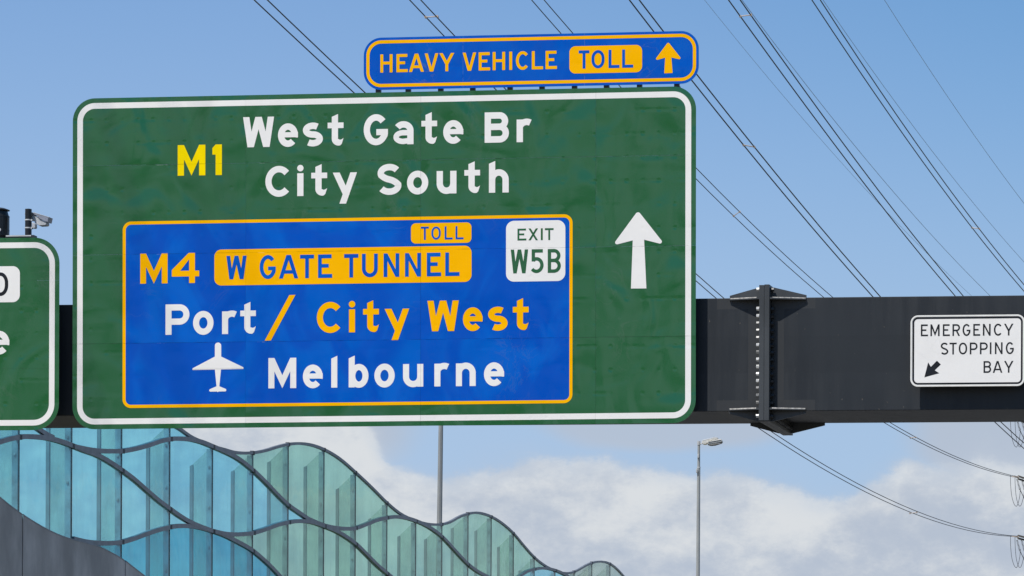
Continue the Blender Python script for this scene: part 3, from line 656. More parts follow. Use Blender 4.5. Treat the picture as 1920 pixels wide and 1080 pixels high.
# aeroplane symbol
def pp(x, y): return SF.uv(f7(x), 630+y/6)
right = [(413, 75), (449, 75), (449, 232), (698, 352), (698, 370), (447, 374), (428, 567), (504, 600), (504, 623), (413, 624)]
left = [(320, 625), (318, 602), (397, 567), (378, 377), (128, 382), (128, 362), (378, 232), (378, 76)]
Pl = [pp(*p) for p in right+left]; Pl = Pl[::-1]
rr = [0, .02, 0, .013, .013, 0, 0, .017, .017, 0, .017, .017, 0, 0, .013, .013, 0, .02][::-1]
body = MB(); sheet(body, [pp(*p) for p in [(378, 110), (449, 110), (449, 233), (447, 376), (428, 568), (397, 568), (378, 376), (378, 232)]], Z1)
cxn, cyn = pp(413.5, 110); rn = abs(pp(449, 110)[0]-pp(378, 110)[0])/2
sheet(body, [(cxn+rn*math.cos(t*math.pi/14), cyn+rn*math.sin(t*math.pi/14)) for t in range(15)], Z1+.0001)
wl_ = fillet([pp(379, 231), pp(448, 231), pp(704, 354), pp(700, 371), pp(126, 383), pp(122, 367)], [0, 0, .016, .013, .013, .016]); sheet(body, wl_, Z1+.0002)
tw_ = fillet([pp(397, 566), pp(428, 566), pp(508, 598), pp(504, 623), pp(316, 626), pp(314, 602)], [0, 0, .016, .014, .014, .016]); sheet(body, tw_, Z1+.0003)
sheet(body, [pp(402, 624), pp(411, 634), pp(420, 624)], Z1+.0004)
legend(body, 'aeroplane_symbol', WHITE, sg)
f8 = lambda x: 1060+x/2.348; y8 = lambda y: 360+y/2.348
P8 = lambda x, y: (f8(x), y8(y))
m = MB(); sheet(m, arrow_poly(SF, P8(320, 82), P8(207, 236), P8(439, 233), P8(297, 213), P8(347, 210), P8(289, 425), P8(357, 424.5), .03, .022), Z1)
legend(m, 'arrow', WHITE, sg, 'white arrow pointing straight up')
# fixing rails and posts behind the sheets
for k in range(9):
    m = MB(); y = .2+k*.42; m.box((.15, y, -.05), (SW-.15, y+.05, -.0055)); m.build('back_rail', DARKM, sg)
for k in range(5):
    m = MB(); u = .9+k*1.37; m.box((u-.045, .08, -.085-.0055), (u+.045, SH-.08, -.0505)); m.build('fixing_post', DARKM, sg)

# ------------------------------------------------------------------ blue toll sign on top
HF = Frame(SF.O+SF.n*.012, usr, vsr)
hv = thing('toll_sign', 'long blue and amber sign reading HEAVY VEHICLE TOLL above the big green sign', 'road sign', HF.M)
hb = rect_px(HF, 682, 1310.2, 69.9, 168, 58.6, 157.4, .205, 710, 1290)
pr = rrect(*hb, 12)
um = [hb[0], HF.uv(868, 110)[0], HF.uv(1096, 110)[0], hb[2]]
for i in range(3):
    a, b = um[i]+(.001 if i else 0), um[i+1]-(.001 if i < 2 else 0)
    P = (pr[39:52] if i == 0 else [(a, hb[1])])+(pr[0:13] if i == 2 else [(b, hb[1])])+(pr[13:26] if i == 2 else [(b, hb[3])])+(pr[26:39] if i == 0 else [(a, hb[3])])
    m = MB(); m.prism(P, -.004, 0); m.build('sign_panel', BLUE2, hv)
m = MB(); i1, i2 = .031, .068; ring(m, rrect(hb[0]+i1, hb[1]+i1, hb[2]-i1, hb[3]-i1, .205-i1, 12), rrect(hb[0]+i2, hb[1]+i2, hb[2]-i2, hb[3]-i2, .205-i2, 12), .0008)
legend(m, 'border', AMBER2, hv)
h1 = lambda x: 690+x/5.189; k1 = lambda y: 80+y/5.189
word(HF, L('HEAVYVEHICLE', h1, [(120, 239), (277, 387), (399, 544), (552, 684), (694, 839), (921, 1052), (1077, 1188), (1213, 1334), (1374, 1403), (1439, 1558), (1594, 1703), (1728, 1838)]), ((h1(180), k1(288)), (h1(1780), k1(258.5))), 34, .163, AMBER2, hv, .001, label='amber words HEAVY VEHICLE')
h2 = lambda x: 660+x/2.8235; k2 = lambda y: 40+y/2.8235
pl = rect_px(HF, h2(1151), h2(1536), k2(131.5), k2(277), k2(125), k2(269), .07, h2(1200), h2(1490))
m = MB(); sheet(m, rrect(*pl), .001); legend(m, 'toll_plate', AMBER2, hv)
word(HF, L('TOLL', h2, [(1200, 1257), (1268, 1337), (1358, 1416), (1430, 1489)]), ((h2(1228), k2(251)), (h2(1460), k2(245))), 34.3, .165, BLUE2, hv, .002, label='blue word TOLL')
Ph = lambda x, y: (1220+x/8.31, 50+y/8.31)
m = MB(); sheet(m, arrow_poly(HF, Ph(273, 238), Ph(54, 532), Ph(494, 519), Ph(226, 483), Ph(323, 480), Ph(211, 727), Ph(342, 721), .016, .014), .001)
legend(m, 'arrow', AMBER2, hv, 'amber arrow pointing straight up')
for xx in (708, 764, 825, 885, 955, 1015, 1076, 1136, 1198, 1268):
    u = HF.uv(xx, 165)[0]; m = MB(); m.box((u-.029, hb[1]-.75, -.058), (u+.029, hb[1]+.35, -.0165)); m.build('support_stub', DARKM, hv)
    m = MB(); m.tube([(u, hb[1]-.075, -.059), (u, hb[1]-.022, -.059)], .040, 10); m.build('stub_collar', plain('stub_grey', (.16, .16, .165), .5, .2, .2, 10), hv)
m = MB(); m.box((hb[0]+.1, hb[1]+.12, -.05), (hb[2]-.1, hb[1]+.16, -.0055)); m.build('back_rail', GALV, hv)

# ------------------------------------------------------------------ left green sign (its right end shows)
LF = Frame(GF.O+GF.n*.20, UB, ZV)
ls = thing('direction_sign', 'green direction sign cut by the left frame edge, showing a white plate with 0', 'road sign', LF.M)
e0 = rect_px(LF, -900, 110.9, 446.6, 807, 445.0, 806.3, .30, 10, 70)
pr = rrect(*e0, 12); vv = [e0[1], LF.uv(60, 690.8)[1], LF.uv(60, 526)[1], e0[3]]; uu = [e0[0], e0[0]+2.2, e0[0]+4.3, e0[2]]
for i in range(3):
    for j in range(3):
        a, b, c, d = uu[i]+(.001 if i else 0), uu[i+1]-(.001 if i < 2 else 0), vv[j]+(.0005 if j else 0), vv[j+1]-(.0005 if j < 2 else 0)
        P = (pr[39:52] if (i, j) == (0, 0) else [(a, c)])+(pr[0:13] if (i, j) == (2, 0) else [(b, c)])+(pr[13:26] if (i, j) == (2, 2) else [(b, d)])+(pr[26:39] if (i, j) == (0, 2) else [(a, d)])
        m = MB(); m.prism(P, -.004, 0); m.build('sign_panel', GREEN2, ls)
i1, i2 = .053, .118
m = MB(); ring(m, rrect(e0[0]+i1, e0[1]+i1, e0[2]-i1, e0[3]-i1, .30-i1, 12), rrect(e0[0]+i2, e0[1]+i2, e0[2]-i2, e0[3]-i2, .30-i2, 12), .0008); legend(m, 'border', WHITE2, ls)
p0 = rect_px(LF, -95, 37.3, 499.4, 566.9, 499, 566.5, .085, 0, 25)
m = MB(); sheet(m, rrect(*p0), .0008); legend(m, 'route_plate', WHITE2, ls)
word(LF, [('0', -14, 15.4)], ((-5, 555), (10, 555)), 44.3, .148, BLACKLEG, ls, .0018, label='black figure 0')
word(LF, [('e', -21, 17.5)], ((-5, 664), (10, 664)), 57, .207, WHITE2, ls, .001, label='white letter e')
for k in range(4):
    m = MB(); u = e0[0]+1+k*1.5; m.box((u-.05, e0[1]+.1, -.19), (u+.05, e0[3]-.05, -.006)); m.build('fixing_post', DARKM, ls)

# ------------------------------------------------------------------ emergency bay sign
EFR = Frame(GF.O+GF.n*.165, UB, ZV)
es = thing('emergency_bay_sign', 'small white sign reading EMERGENCY STOPPING BAY on the dark beam', 'road sign', EFR.M)
eb = rect_px(EFR, 1707.1, 1921.3, 591.0, 724.6, 589.8, 724.2, .085, 1725, 1900)
m = MB(); m.prism(rrect(*eb, 10), -.02, 0); m.build('sign_panel', WHITE2, es, bevel=.0)
m = MB(); i1, i2 = .022, .043; ring(m, rrect(eb[0]+i1, eb[1]+i1, eb[2]-i1, eb[3]-i1, .085-i1, 10), rrect(eb[0]+i2, eb[1]+i2, eb[2]-i2, eb[3]-i2, .085-i2, 10), .0008); legend(m, 'border', BLACKLEG, es)
m = MB(); ring(m, rrect(eb[0]+.001, eb[1]+.001, eb[2]-.001, eb[3]-.001, .084, 10), rrect(eb[0]+.017, eb[1]+.017, eb[2]-.017, eb[3]-.017, .068, 10), .0045); legend(m, 'raised_rim', plain('rim_white', (.86, .84, .79), .4, 0, .05, 8), es)
e1 = lambda x: 1700+x/8.309; q1 = lambda y: 590+y/8.309
word(EFR, L('EMERGENCY', e1, [(221, 333), (370, 513), (563, 673), (713, 831), (870, 993), (1037, 1146), (1187, 1308), (1358, 1478), (1516, 1663)]), ((e1(275), q1(330)), (e1(1590), q1(330))), 22.1, .135, BLACKLEG, es, .001, label='black word EMERGENCY')
word(EFR, L('STOPPING', e1, [(529, 649), (668, 779), (812, 941), (983, 1104), (1141, 1263), (1296, 1320), (1374, 1494), (1544, 1669)]), ((e1(590), q1(617)), (e1(1590), q1(617))), 22.1, .135, BLACKLEG, es, .001, label='black word STOPPING')
word(EFR, L('BAY', e1, [(1197, 1316), (1341, 1491), (1516, 1663)]), ((e1(1250), q1(905)), (e1(1590), q1(905))), 22.1, .135, BLACKLEG, es, .001, label='black word BAY')
m = MB(); sheet(m, [EFR.uv(e1(x), q1(y)) for x, y in ((276, 976), (508, 912), (438, 866), (532, 776), (472, 716), (377, 812), (335, 743))], .001); legend(m, 'arrow', BLACKLEG, es, 'black arrow pointing down left')
for k in range(2):
    m = MB(); y = eb[1]+.2+k*.35; m.box((eb[0]+.1, y, -.163), (eb[2]-.1, y+.05, -.021)); m.build('bracket', DARKM, es)

# ------------------------------------------------------------------ camera and canister above the left sign
CF = Frame(GF.O+GF.n*-.25, UB, ZV)
def cu(x, y, w=0): return CF.uv(x/9, 380+y/9, w)
sec = thing('security_camera', 'white security camera clamped to a short black post above the left green sign', 'camera', CF.M)
px_, y0_ = cu(478, 590); _, y1_ = cu(478, 118); r0 = abs(cu(535, 300)[0]-cu(428, 300)[0])/2
m = MB(); m.tube([(px_, ZT, 0), (px_, y1_, 0)], r0, 20); m.build('post', BLACKP, sec, smooth=False)
m = MB(); m.tube([(px_, y1_+.0005, 0), (px_, y1_+.006, 0), (px_, y1_+.010, 0)], [r0*1.04, r0*1.0, r0*.5], 20); m.build('post_cap', DARKM, sec)
for yy in (294, 428):
    yb_ = cu(478, yy)[1]; m = MB(); m.tube([(px_, yb_-.007, 0), (px_, yb_+.007, 0)], r0*1.10, 20)
    m.box((px_+r0*.9, yb_-.012, -.02), (px_+r0*1.35, yb_+.008, .02)); m.build('clamp_band', CAMW, sec)
def qd(name, pts, w0, w1, mat, par=sec, bev=.004):
    m = MB(); P = [cu(*p) for p in pts]; m.prism(P, w0, w1); return m.build(name, mat, par, bevel=bev)
W0, W1 = -.16, -.055
qd('sunshield', [(395, 172), (440, 160), (560, 162), (805, 234), (786, 320), (735, 306), (640, 262), (600, 212), (545, 188), (396, 190)], W0-.012, W1+.012, plain('camera_shade', (.33, .35, .42), .4, 0, .1, 5))
qd('shield_edge', [(395, 168), (440, 154), (560, 156), (806, 231), (804, 240), (560, 167), (440, 165), (396, 180)], W0-.014, W1+.014, CAMW, bev=.001)
qd('housing', [(408, 196), (545, 200), (606, 236), (640, 268), (752, 314), (755, 352), (735, 369), (632, 375), (590, 350), (560, 330), (545, 280), (412, 280)], W0, W1, CAMW)
qd('arm', [(548, 330), (600, 356), (604, 420), (590, 436), (548, 430)], -.05, .02, CAMW)
m = MB(); a_, b_ = cu(105, 580), cu(600, 580); m.box((a_[0], ZT+.002, -.05), (b_[0], a_[1]+.012, .06)); m.build('base_plate', DARKM, sec)
m = MB(); m.box((a_[0]+.02, a_[1]-.004, .0605), (b_[0]-.03, a_[1]+.010, .066)); m.build('plate_edge', CAMW, sec)
can = thing('black_canister', 'fat black capped canister at the left edge above the left green sign', 'canister', CF.M)
cx_, cb = cu(-22, 600); R_ = abs(cu(150, 300)[0]-cx_)
prof = [(600, .96), (565, 1.0), (262, 1.0), (235, .985), (228, .95), (130, .80), (128, .80)]
m = MB(); m.tube([(cx_, ZT+.003, 0)]+[(cx_, cu(0, y)[1], 0) for y, k in prof], [R_*.96]+[R_*k for y, k in prof], 28); m.build('body', BLACKP, can, smooth=False)
m = MB(); m.tube([(cx_, cu(0, 131)[1], 0), (cx_, cu(0, 122)[1], 0), (cx_, cu(0, 95)[1], 0)], [R_*1.04, R_*1.02, R_*.6], 28); m.build('cap', DARKM, can)
for yy, k in ((236, 1.012), (470, 1.015)):
    m = MB(); yb_ = cu(0, yy)[1]; m.tube([(cx_, yb_-.006, 0), (cx_, yb_+.006, 0)], R_*k, 28); m.build('band', DARKM, can)
m = MB(); q_ = cu(48, 480); m.tube([(q_[0], q_[1], R_*.86), (q_[0], q_[1], R_*.96)], .02, 8); m.build('band_bolt', CAMW, can)

# ------------------------------------------------------------------ wavy glass wall
AW, BW = -20.0, (2400-CX)/FPX
dW = Vector((BW, 1, 0)).normalized()
WF = Frame((AW+BW*60, 60, 0), dW, ZV)
def interp(P):
    P = sorted(P)
    xs = np.array([p[0] for p in P], float); ys = np.array([p[1] for p in P], float); n = len(xs)
    d = np.zeros(n); s = np.diff(ys)/np.diff(xs)                     # monotone-ish cubic through the traced points
    d[0], d[-1] = s[0], s[-1]
    for i in range(1, n-1): h0, h1 = xs[i]-xs[i-1], xs[i+1]-xs[i]; d[i] = (s[i-1]*h1+s[i]*h0)/(h0+h1)
    def f(x):
        i = int(min(max(np.searchsorted(xs, x)-1, 0), n-2)); h = xs[i+1]-xs[i]; t = (x-xs[i])/h
        if t < 0: return ys[0]+d[0]*(x-xs[0])
        if t > 1: return ys[-1]+d[-1]*(x-xs[-1])
        return (ys[i]*(1+2*t)*(1-t)**2+d[i]*h*t*(1-t)**2+ys[i+1]*t*t*(3-2*t)+d[i+1]*h*t*t*(t-1))
    f.x0, f.x1 = xs[0], xs[-1]; return f
T_ = interp([(-180, 790), (-70, 765), (0, 738), (60, 706), (110, 690), (160, 697), (229, 732), (275, 766), (319, 795), (335, 803), (358, 819), (380, 829), (399, 837), (421, 843), (436, 847.5), (455, 849.5), (474, 849), (497, 845), (520, 838), (541, 833), (560, 831.5), (574, 832.5), (590, 836), (608, 843), (638, 861), (667, 886), (699, 916), (726, 943), (752, 964), (780, 976.5), (797, 981.5), (812, 983.5), (829, 983), (844, 979), (858, 971), (872, 965), (884, 962), (897, 961.5), (909, 964), (922, 969), (944, 983), (963, 1000), (983, 1024), (1002, 1045), (1024, 1062), (1041, 1070), (1055, 1074), (1068, 1074.5), (1080, 1071), (1094, 1063), (1108, 1056), (1127, 1053), (1144, 1057), (1158, 1068), (1169, 1080), (1200, 1118), (1215, 1130), (1248, 1135)])
C_ = interp([(-180, 700), (-70, 728), (0, 760), (40, 784), (70, 803), (86, 814), (100, 821)])
B0 = interp([(-180, 960), (-70, 862), (-30, 840), (0, 828), (17, 823), (39, 819), (64, 819), (86, 821), (111, 827), (136, 836), (156, 844), (181, 853), (206, 867), (229, 882.5), (250, 898), (278, 922.5), (300, 941), (319, 955), (339, 969), (358, 980), (378, 988.5), (399, 996), (419, 1003), (441, 1014), (474, 1033), (491, 1047), (508, 1063), (524, 1080), (560, 1120)])
B1 = interp([(136, 837), (150, 840), (165, 843), (181, 845), (206, 846), (229, 845.5), (250, 842), (278, 834.5), (300, 827), (319, 823), (339, 822.5), (358, 824), (378, 829), (399, 837.5), (421, 847), (441, 857), (474, 882), (499, 906), (519, 927), (541, 948), (561, 962), (574, 971), (591, 979), (608, 985.5), (624, 989), (640, 991), (660, 991), (667, 990), (686, 983), (708, 974.5), (726, 970.5), (744, 969), (763, 971.5), (780, 977), (792, 982), (805, 989), (830, 1008), (855, 1035), (877, 1058), (899, 1074), (913, 1081), (940, 1097), (963, 1105)])
B2 = interp([(399, 996), (415, 1000), (435, 1002), (455, 1001.5), (474, 999), (497, 992), (519, 984), (541, 979), (561, 977), (586, 979.5), (608, 987), (630, 996), (647, 1006), (667, 1020.5), (688, 1041), (708, 1061), (726, 1076), (745, 1092), (780, 1115)])
B3 = interp([(136, 1010), (156, 1015), (181, 1018), (206, 1018.5), (229, 1016), (250, 1010), (278, 999.5), (300, 992.5), (319, 988), (339, 986), (358, 986.5), (378, 990), (399, 996)])
B4 = interp([(960, 1096), (968, 1085), (974, 1080), (986, 1072), (1002, 1067), (1022, 1065.5), (1036, 1068), (1052, 1074), (1080, 1092), (1109, 1120)])
CT = interp([(-180, 850), (-70, 895), (0, 933), (17, 947), (42, 965), (67, 981), (92, 995), (117, 1006), (139, 1013), (167, 1020), (189, 1027), (211, 1038), (233, 1051), (250, 1064), (272, 1081), (300, 1102), (340, 1128), (400, 1160), (475, 1190)])
HB = 3.9                                          # top of the hidden concrete base, metres above the ground
def BOT(x): 
    Z = 150000/(2400-x); return CY-(HB-CAMZ)*FPX/Z
J = [-178, -70, 36.5, 135.5, 229, 319, 399, 474.5, 541, 608, 667, 726, 780, 829, 878, 921.5, 963, 1002, 1041, 1077, 1110, 1144, 1176, 1208, 1240]
wall = thing('glass_wall', 'wavy blue and green glass wall with slate steel rails, running away below the signs', 'wall', WF.M)
regions = [   # upper, lower, x range, glass
    (T_, C_, -180, 86, G_SKY), (T_, B1, 136, 399, G_SKY), (T_, B0, 86, 136, G_SKY), (C_, B0, -180, 86, G_SKY),
    (B1, B0, 136, 399, G_SKY), (B0, CT, -180, 136, G_SKY), (B0, B3, 136, 399, G_SKY), (B1, B2, 399, 608, G_SKY),
    (B3, 'CB', 136, 399, G_DEEP), (B0, BOT, 399, 535, G_DEEP),
    (T_, B1, 430, 780, G_TEAL), (B2, 'B0b', 399, 608, G_TEAL), (B2, BOT, 608, 735, G_TEAL), (B1, 'B2b', 608, 780, G_TEAL), (B1, BOT, 780, 963, G_TEAL),
    (T_, 'B1b', 800, 963, G_TEAL), (T_, 'B4b', 963, 1041, G_TEAL), (B4, BOT, 963, 1080, G_SKY), (T_, 'B4c', 1041, 1240, G_GREY)]
FUN = {'CB': lambda x: min(CT(x), BOT(x)) if x < 330 else BOT(x), 'B0b': lambda x: min(B0(x), BOT(x)) if x < 545 else BOT(x), 'B2b': lambda x: min(B2(x), BOT(x)) if x < 760 else BOT(x),
       'B1b': lambda x: min(B1(x), BOT(x)), 'B4b': lambda x: min(B4(x), BOT(x)), 'B4c': lambda x: min(B4(x), BOT(x)) if x < 1100 else BOT(x)}
for U, Lw, xa, xb, mat in regions:
    Lf = FUN[Lw] if isinstance(Lw, str) else Lw
    for a, b in zip(J[:-1], J[1:]):
        x0, x1 = max(a, xa), min(b, xb)
        if x1-x0 < 3: continue
        n = 8; top, bot = [], []
        for k in range(n+1):
            x = x0+(x1-x0)*k/n; yu, yl = U(x), Lf(x)
            if x0 == a: x += (.35 if k == 0 else 0)
            if yl < yu+.3: yl = yu+.3
            pu, pl_ = WF.uv(x, yu), WF.uv(x, yl); top.append(pu); bot.append(pl_)
        if max(t[1]-c[1] for t, c in zip(top, bot)) < .06: continue
        m = MB(); vs = []; nn = n+1
        for z in (0, -.012):
            vs += [(p[0], p[1], z) for p in top]+[(p[0], p[1], z) for p in bot]
        fs = []
        for k in range(n):
            fs.append((nn+k, nn+k+1, k+1, k)); o2 = 2*nn; fs.append((o2+k, o2+k+1, o2+nn+k+1, o2+nn+k))
        m.add(vs, fs); m.build('pane', mat, wall, bevel=-1)
def rail(f, xa, xb, th=.080, w0=-.045, w1=.028, name='frame_rail'):
    for a, b in zip(J[:-1], J[1:]):
        x0, x1 = max(a, xa), min(b, xb)
        if x1-x0 < 2: continue
        n = max(4, int((x1-x0)/7)); m = MB(); C = []
        for k in range(n+1):
            x = x0+(x1-x0)*k/n; C.append(WF.uv(x, f(x)))
        if x0 == a: C[0] = (C[0][0]+.008, C[0][1])
        vs = []
        for (s_, h_) in C: vs += [(s_, h_+th/2, w1), (s_, h_-th/2, w1), (s_, h_-th/2, w0), (s_, h_+th/2, w0)]
        fs = [(0, 1, 2, 3), tuple(4*n+i for i in (3, 2, 1, 0))]
        for k in range(n):
            for i in range(4): fs.append((4*k+i, 4*k+4+i, 4*k+4+(i+1) % 4, 4*k+(i+1) % 4))
        m.add(vs, fs); m.build(name, RAIL, wall)
    for j in J:
        if xa+6 < j < xb-6:
            s_, h_ = WF.uv(j, f(j)); m = MB()
            m.box((s_-.05, h_-.042, -.05), (s_-.012, h_+.036, w1+.004)); m.box((s_+.012, h_-.042, -.05), (s_+.05, h_+.036, w1+.004)); m.build('joint_plate', RAILD, wall)
rail(T_, -178, 1240, .058, -.04, .02); rail(C_, -178, 100, w1=.024, w0=-.042); rail(B0, -178, 560); rail(B1, 137, 963, w1=.033, w0=-.048); rail(B2, 400, 780, w1=.038, w0=-.051); rail(B3, 137, 398, w1=.024, w0=-.042); rail(B4, 961, 1109, .07, w1=.043, w0=-.054)
# joints, clear clamp strips and the glass fins behind them
LFN = .43
for j in J[:-1]:
    s_, ht = WF.uv(j, T_(j)); ht -= .03
    yb_ = CT(j) if j < 300 else BOT(j); hb_ = max(WF.uv(j, min(yb_, BOT(j)))[1], HB)-.0
    if j < 300: hb_ = WF.uv(j, CT(j))[1]-.15
    m = MB(); m.box((s_-.006, hb_, -.02), (s_+.006, ht, .006)); m.build('joint_strip', RAILD, wall)
    m = MB(); m.box((s_-.014, hb_, -.115), (s_+.014, ht-.02, -.0205)); cl_ = m.build('clamp_strip', CLAMP, wall)
    for k in range(int((ht-hb_)/.75)):
        yy = ht-.35-k*.75; mm = MB(); mm.box((s_-.034, yy-.018, -.085), (s_-.0145, yy+.018, -.05)); mm.build('clamp_bolt', TRIM, cl_)
    drop = .34
    m = MB(); m.prism_axis([(hb_, -.1155), (hb_, -.37), (ht-drop*.88, -.37), (ht-.06, -.1155)], s_-.006, s_+.006, 'x'); m.build('glass_fin', G_FIN, wall)
    m = MB(); m.prism_axis([(hb_, -.3705), (hb_, -LFN), (ht-drop, -LFN), (ht-drop*.86-.02, -.3705)], s_-.03, s_+.03, 'x'); m.build('fin_post', POSTM, wall)
# little spikes (birds / lamp clips) on the top rail
# ------------------------------------------------------------------ concrete wall in front of the glass
cw = thing('concrete_wall', 'dark grey concrete wall with a curved top edge in the lower left corner', 'wall', WF.M)
JC = [-180, 42.5, 235, 475]
for a, b in zip(JC[:-1], JC[1:]):
    n = 24; C = [WF.uv(a+(b-a)*k/n, CT(a+(b-a)*k/n), .10) for k in range(n+1)]
    C[0] = (C[0][0]+.03, C[0][1]); C[-1] = (C[-1][0]-.03, C[-1][1])
    P = [(C[0][0], 0), (C[-1][0], 0)]+C[::-1]
    m = MB(); m.prism(P, -.06, .10); m.build('concrete_panel', CONC, cw)
    m = MB(); vs = []
    for (s_, h_) in C: vs += [(s_, h_+.016, .104), (s_, h_-.006, .104), (s_, h_-.006, -.062), (s_, h_+.016, -.062)]
    fs = [(0, 1, 2, 3), tuple(4*n+i for i in (3, 2, 1, 0))]
    for k in range(n):
        for i in range(4): fs.append((4*k+i, 4*k+4+i, 4*k+4+(i+1) % 4, 4*k+(i+1) % 4))
    m.add(vs, fs); m.build('edge_trim', RAIL, cw)
for j in JC[1:-1]:
    s_, h_ = WF.uv(j, CT(j), .10); m = MB(); m.box((s_-.0295, 0, -.05), (s_+.0295, h_-.02, .082)); m.build('joint_filler', RAILD, cw)
s0, s1 = WF.uv(400, 1100)[0], WF.uv(1245, 1100)[0]
m = MB(); m.box((s0, 0, -.2), (s1, HB-.02, .12)); m.build('base_wall', CONC, cw)

# ------------------------------------------------------------------ poles and street lamp
def ground_pt(px, Z): d = ray(px, 900); return Vector((d.x*Z, Z, 0))
def top_z(px, py, Z): d = ray(px, py); return CAMZ+d.z*Z
Zp = 150
b_ = ground_pt(822, Zp); pole = thing('pole', 'plain tall galvanised pole rising behind the glass wall, half hidden by the sign', 'pole', Matrix.Translation(b_))
hh = 17.0
lean = -.006
m = MB(); m.tube([(hh*lean*-.0, 0, 0)]+[(0.0+z*.0105-.09, 0, z) for z in (0.001, 8.0, hh)], [.145, .145, .118, .085], 8); m.build('shaft', POLEG, pole)
m = MB(); m.box((-.3, -.3, 0), (.3, .3, .12)); m.build('base_plate', GALV, pole)
hz_ = hh; m = MB(); m.tube([(hh*.0105-.09, 0, hh-.1), (hh*.0105+.2, 0, hh+.05)], .03, 8); m.build('arm', GALV, pole)
m = MB(); m.box((hh*.0105+.2, -.12, hh+.0), (hh*.0105+.75, .12, hh+.1)); m.build('lamp_head', LAMPW, pole, bevel=.02)
bL = ground_pt(1309.5, Zp); lamp = thing('street_lamp', 'slim grey lamp post with one flat ribbed lamp head, right of centre', 'street lamp', Matrix.Translation(bL))
def lp(x, y): # from crop pixels (12x, origin 1290,810) to lamp-local x, z
    return (ray(1290+x/12, 810+y/12).x*Zp-bL.x, top_z(1290+x/12, 810+y/12, Zp))
xt, zt = lp(244, 212)
k_ = .058/ (29/12/FPX*Zp)
x9 = lp(241, 800)[0]; z9 = lp(241, 800)[1]
m = MB(); m.tube([(0-.04, 0, 0), (x9, 0, z9)], [.105, .061], 10); m.build('shaft', POLE2, lamp)
m = MB(); m.tube([(x9, 0, z9+.001), (xt, 0, zt)], [.053, .047], 10); m.build('upper_shaft', POLE2, lamp)
m = MB(); m.tube([(x9, 0, z9-.03), (x9, 0, z9+.03)], .068, 12); m.build('collar', GALV, lamp)
m = MB(); m.tube([(xt, 0, zt-.14), (xt, 0, zt+.01)], .060, 12); m.build('collar', GALV, lamp)
for yy, ww in ((545, 32), (880, 60)):
    a_ = lp(238 if yy == 545 else 206, yy); m = MB(); m.box((a_[0]-.035, -.12, a_[1]-.07), (a_[0]+.03, -.02, a_[1]+.07)); m.build('junction_box', GALV, lamp, bevel=.01)
def lprism(name, pts, w0, w1, mat, bev=.008, par=lamp):
    m = MB(); P = [lp(*p) for p in pts]; m.prism_axis(P, w0, w1, 'y'); return m.build(name, mat, par, bevel=bev)
a_, c_ = lp(262, 268), lp(330, 258)
m = MB(); m.tube([(a_[0], 0, a_[1]), (c_[0], 0, c_[1])], .022, 8); m.build('bracket', CAMW, lamp)
head = lprism('lamp_head', [(320, 215), (345, 193), (620, 128), (660, 132), (682, 150), (680, 166), (600, 185), (470, 210), (440, 262), (410, 280), (350, 284), (322, 262)], -.17, .17, LAMPW, .012)
lprism('head_lid', [(326, 205), (345, 186), (620, 121), (664, 128), (680, 142), (600, 150), (340, 212)], -.175, .175, CAMW, .006)
h2_ = lprism('lens_body', [(446, 232), (560, 205), (700, 176), (755, 172), (772, 190), (776, 222), (740, 246), (600, 288), (500, 297), (456, 290)], -.24, .24, LAMPW, .012)
for k in range(5):
    y0 = 196+k*20
    lprism('cooling_rib', [(470-k*3, y0+34), (470-k*3, y0+40), (756-k*4, y0-4), (756-k*4, y0-12)] , -.252, -.2415, DARKM if k % 2 else GALV, 0)
lprism('lens', [(456, 291), (520, 299), (610, 290), (742, 248), (770, 232), (772, 236), (744, 254), (612, 297), (520, 306), (456, 297)], -.2, .2, RAILD, 0)
a_ = lp(588, 124); m = MB(); m.tube([(a_[0], 0, a_[1]-.03), (a_[0], 0, a_[1]+.015), (a_[0], 0, a_[1]+.025)], [.03, .03, .012], 10); m.build('light_sensor', BLACKP, lamp)

# ------------------------------------------------------------------ power lines and the pylon they end on
XV = 3250.0; QL = (XV-CX)/FPX; ZPY = 180.0
def wire_pts(pts, p):
    """points seen -> (Z, height) in the vertical plane X = p + QL*Z, smoothed to one sagging curve"""
    zs, hs = [], []
    for x, y in pts:
        d = ray(x, y); Z = p/(d.x-QL); zs.append(Z); hs.append(CAMZ+d.z*Z)
    return np.array(zs), np.array(hs)
def conductor(parent, pts, p, r, mat, z0, z1, deg=3, ext=0.12):
    zs, hs = wire_pts(pts, p); zm, zd = zs.mean(), zs.std()
    c = np.polyfit((zs-zm)/zd, hs, deg if len(pts) > deg+1 else 2)
    f = lambda Z: float(np.polyval(c, (Z-zm)/zd)); g = np.polyder(c)
    lo, hi = min(zs), max(zs)
    def h(Z):
        if Z < lo: return f(lo)+float(np.polyval(g, (lo-zm)/zd))/zd*(Z-lo)+.00045*(Z-lo)**2
        if Z > hi: return f(hi)+float(np.polyval(g, (hi-zm)/zd))/zd*(Z-hi)+.0002*(Z-hi)**2
        return f(Z)
    n = 60; P = [(p+QL*Z, Z, h(Z)) for Z in np.linspace(z0, z1, n)]
    rr = r if isinstance(r, float) else r
    m = MB(); m.tube(P, r, 6); m.build('conductor', mat, parent, smooth=True)
    return h
def spacer(parent, a, b, pa, pb):
    def P(px, py, p): d = ray(px, py); Z = p/(d.x-QL); return Vector((d.x*Z, Z, CAMZ+d.z*Z))
    A, B = P(*a, pa), P(*b, pb); B = A+(B-A).normalized()*min((B-A).length, .6)
    m = MB(); m.tube([A, B], .014, 6)
    for q in (A, B): m.tube([q-Vector((0, .05, 0)), q+Vector((0, .05, 0))], .032, 6)
    m.build('spacer', SPACER, parent)
PL1, PL2, DB = -31.75, -25.75, .26
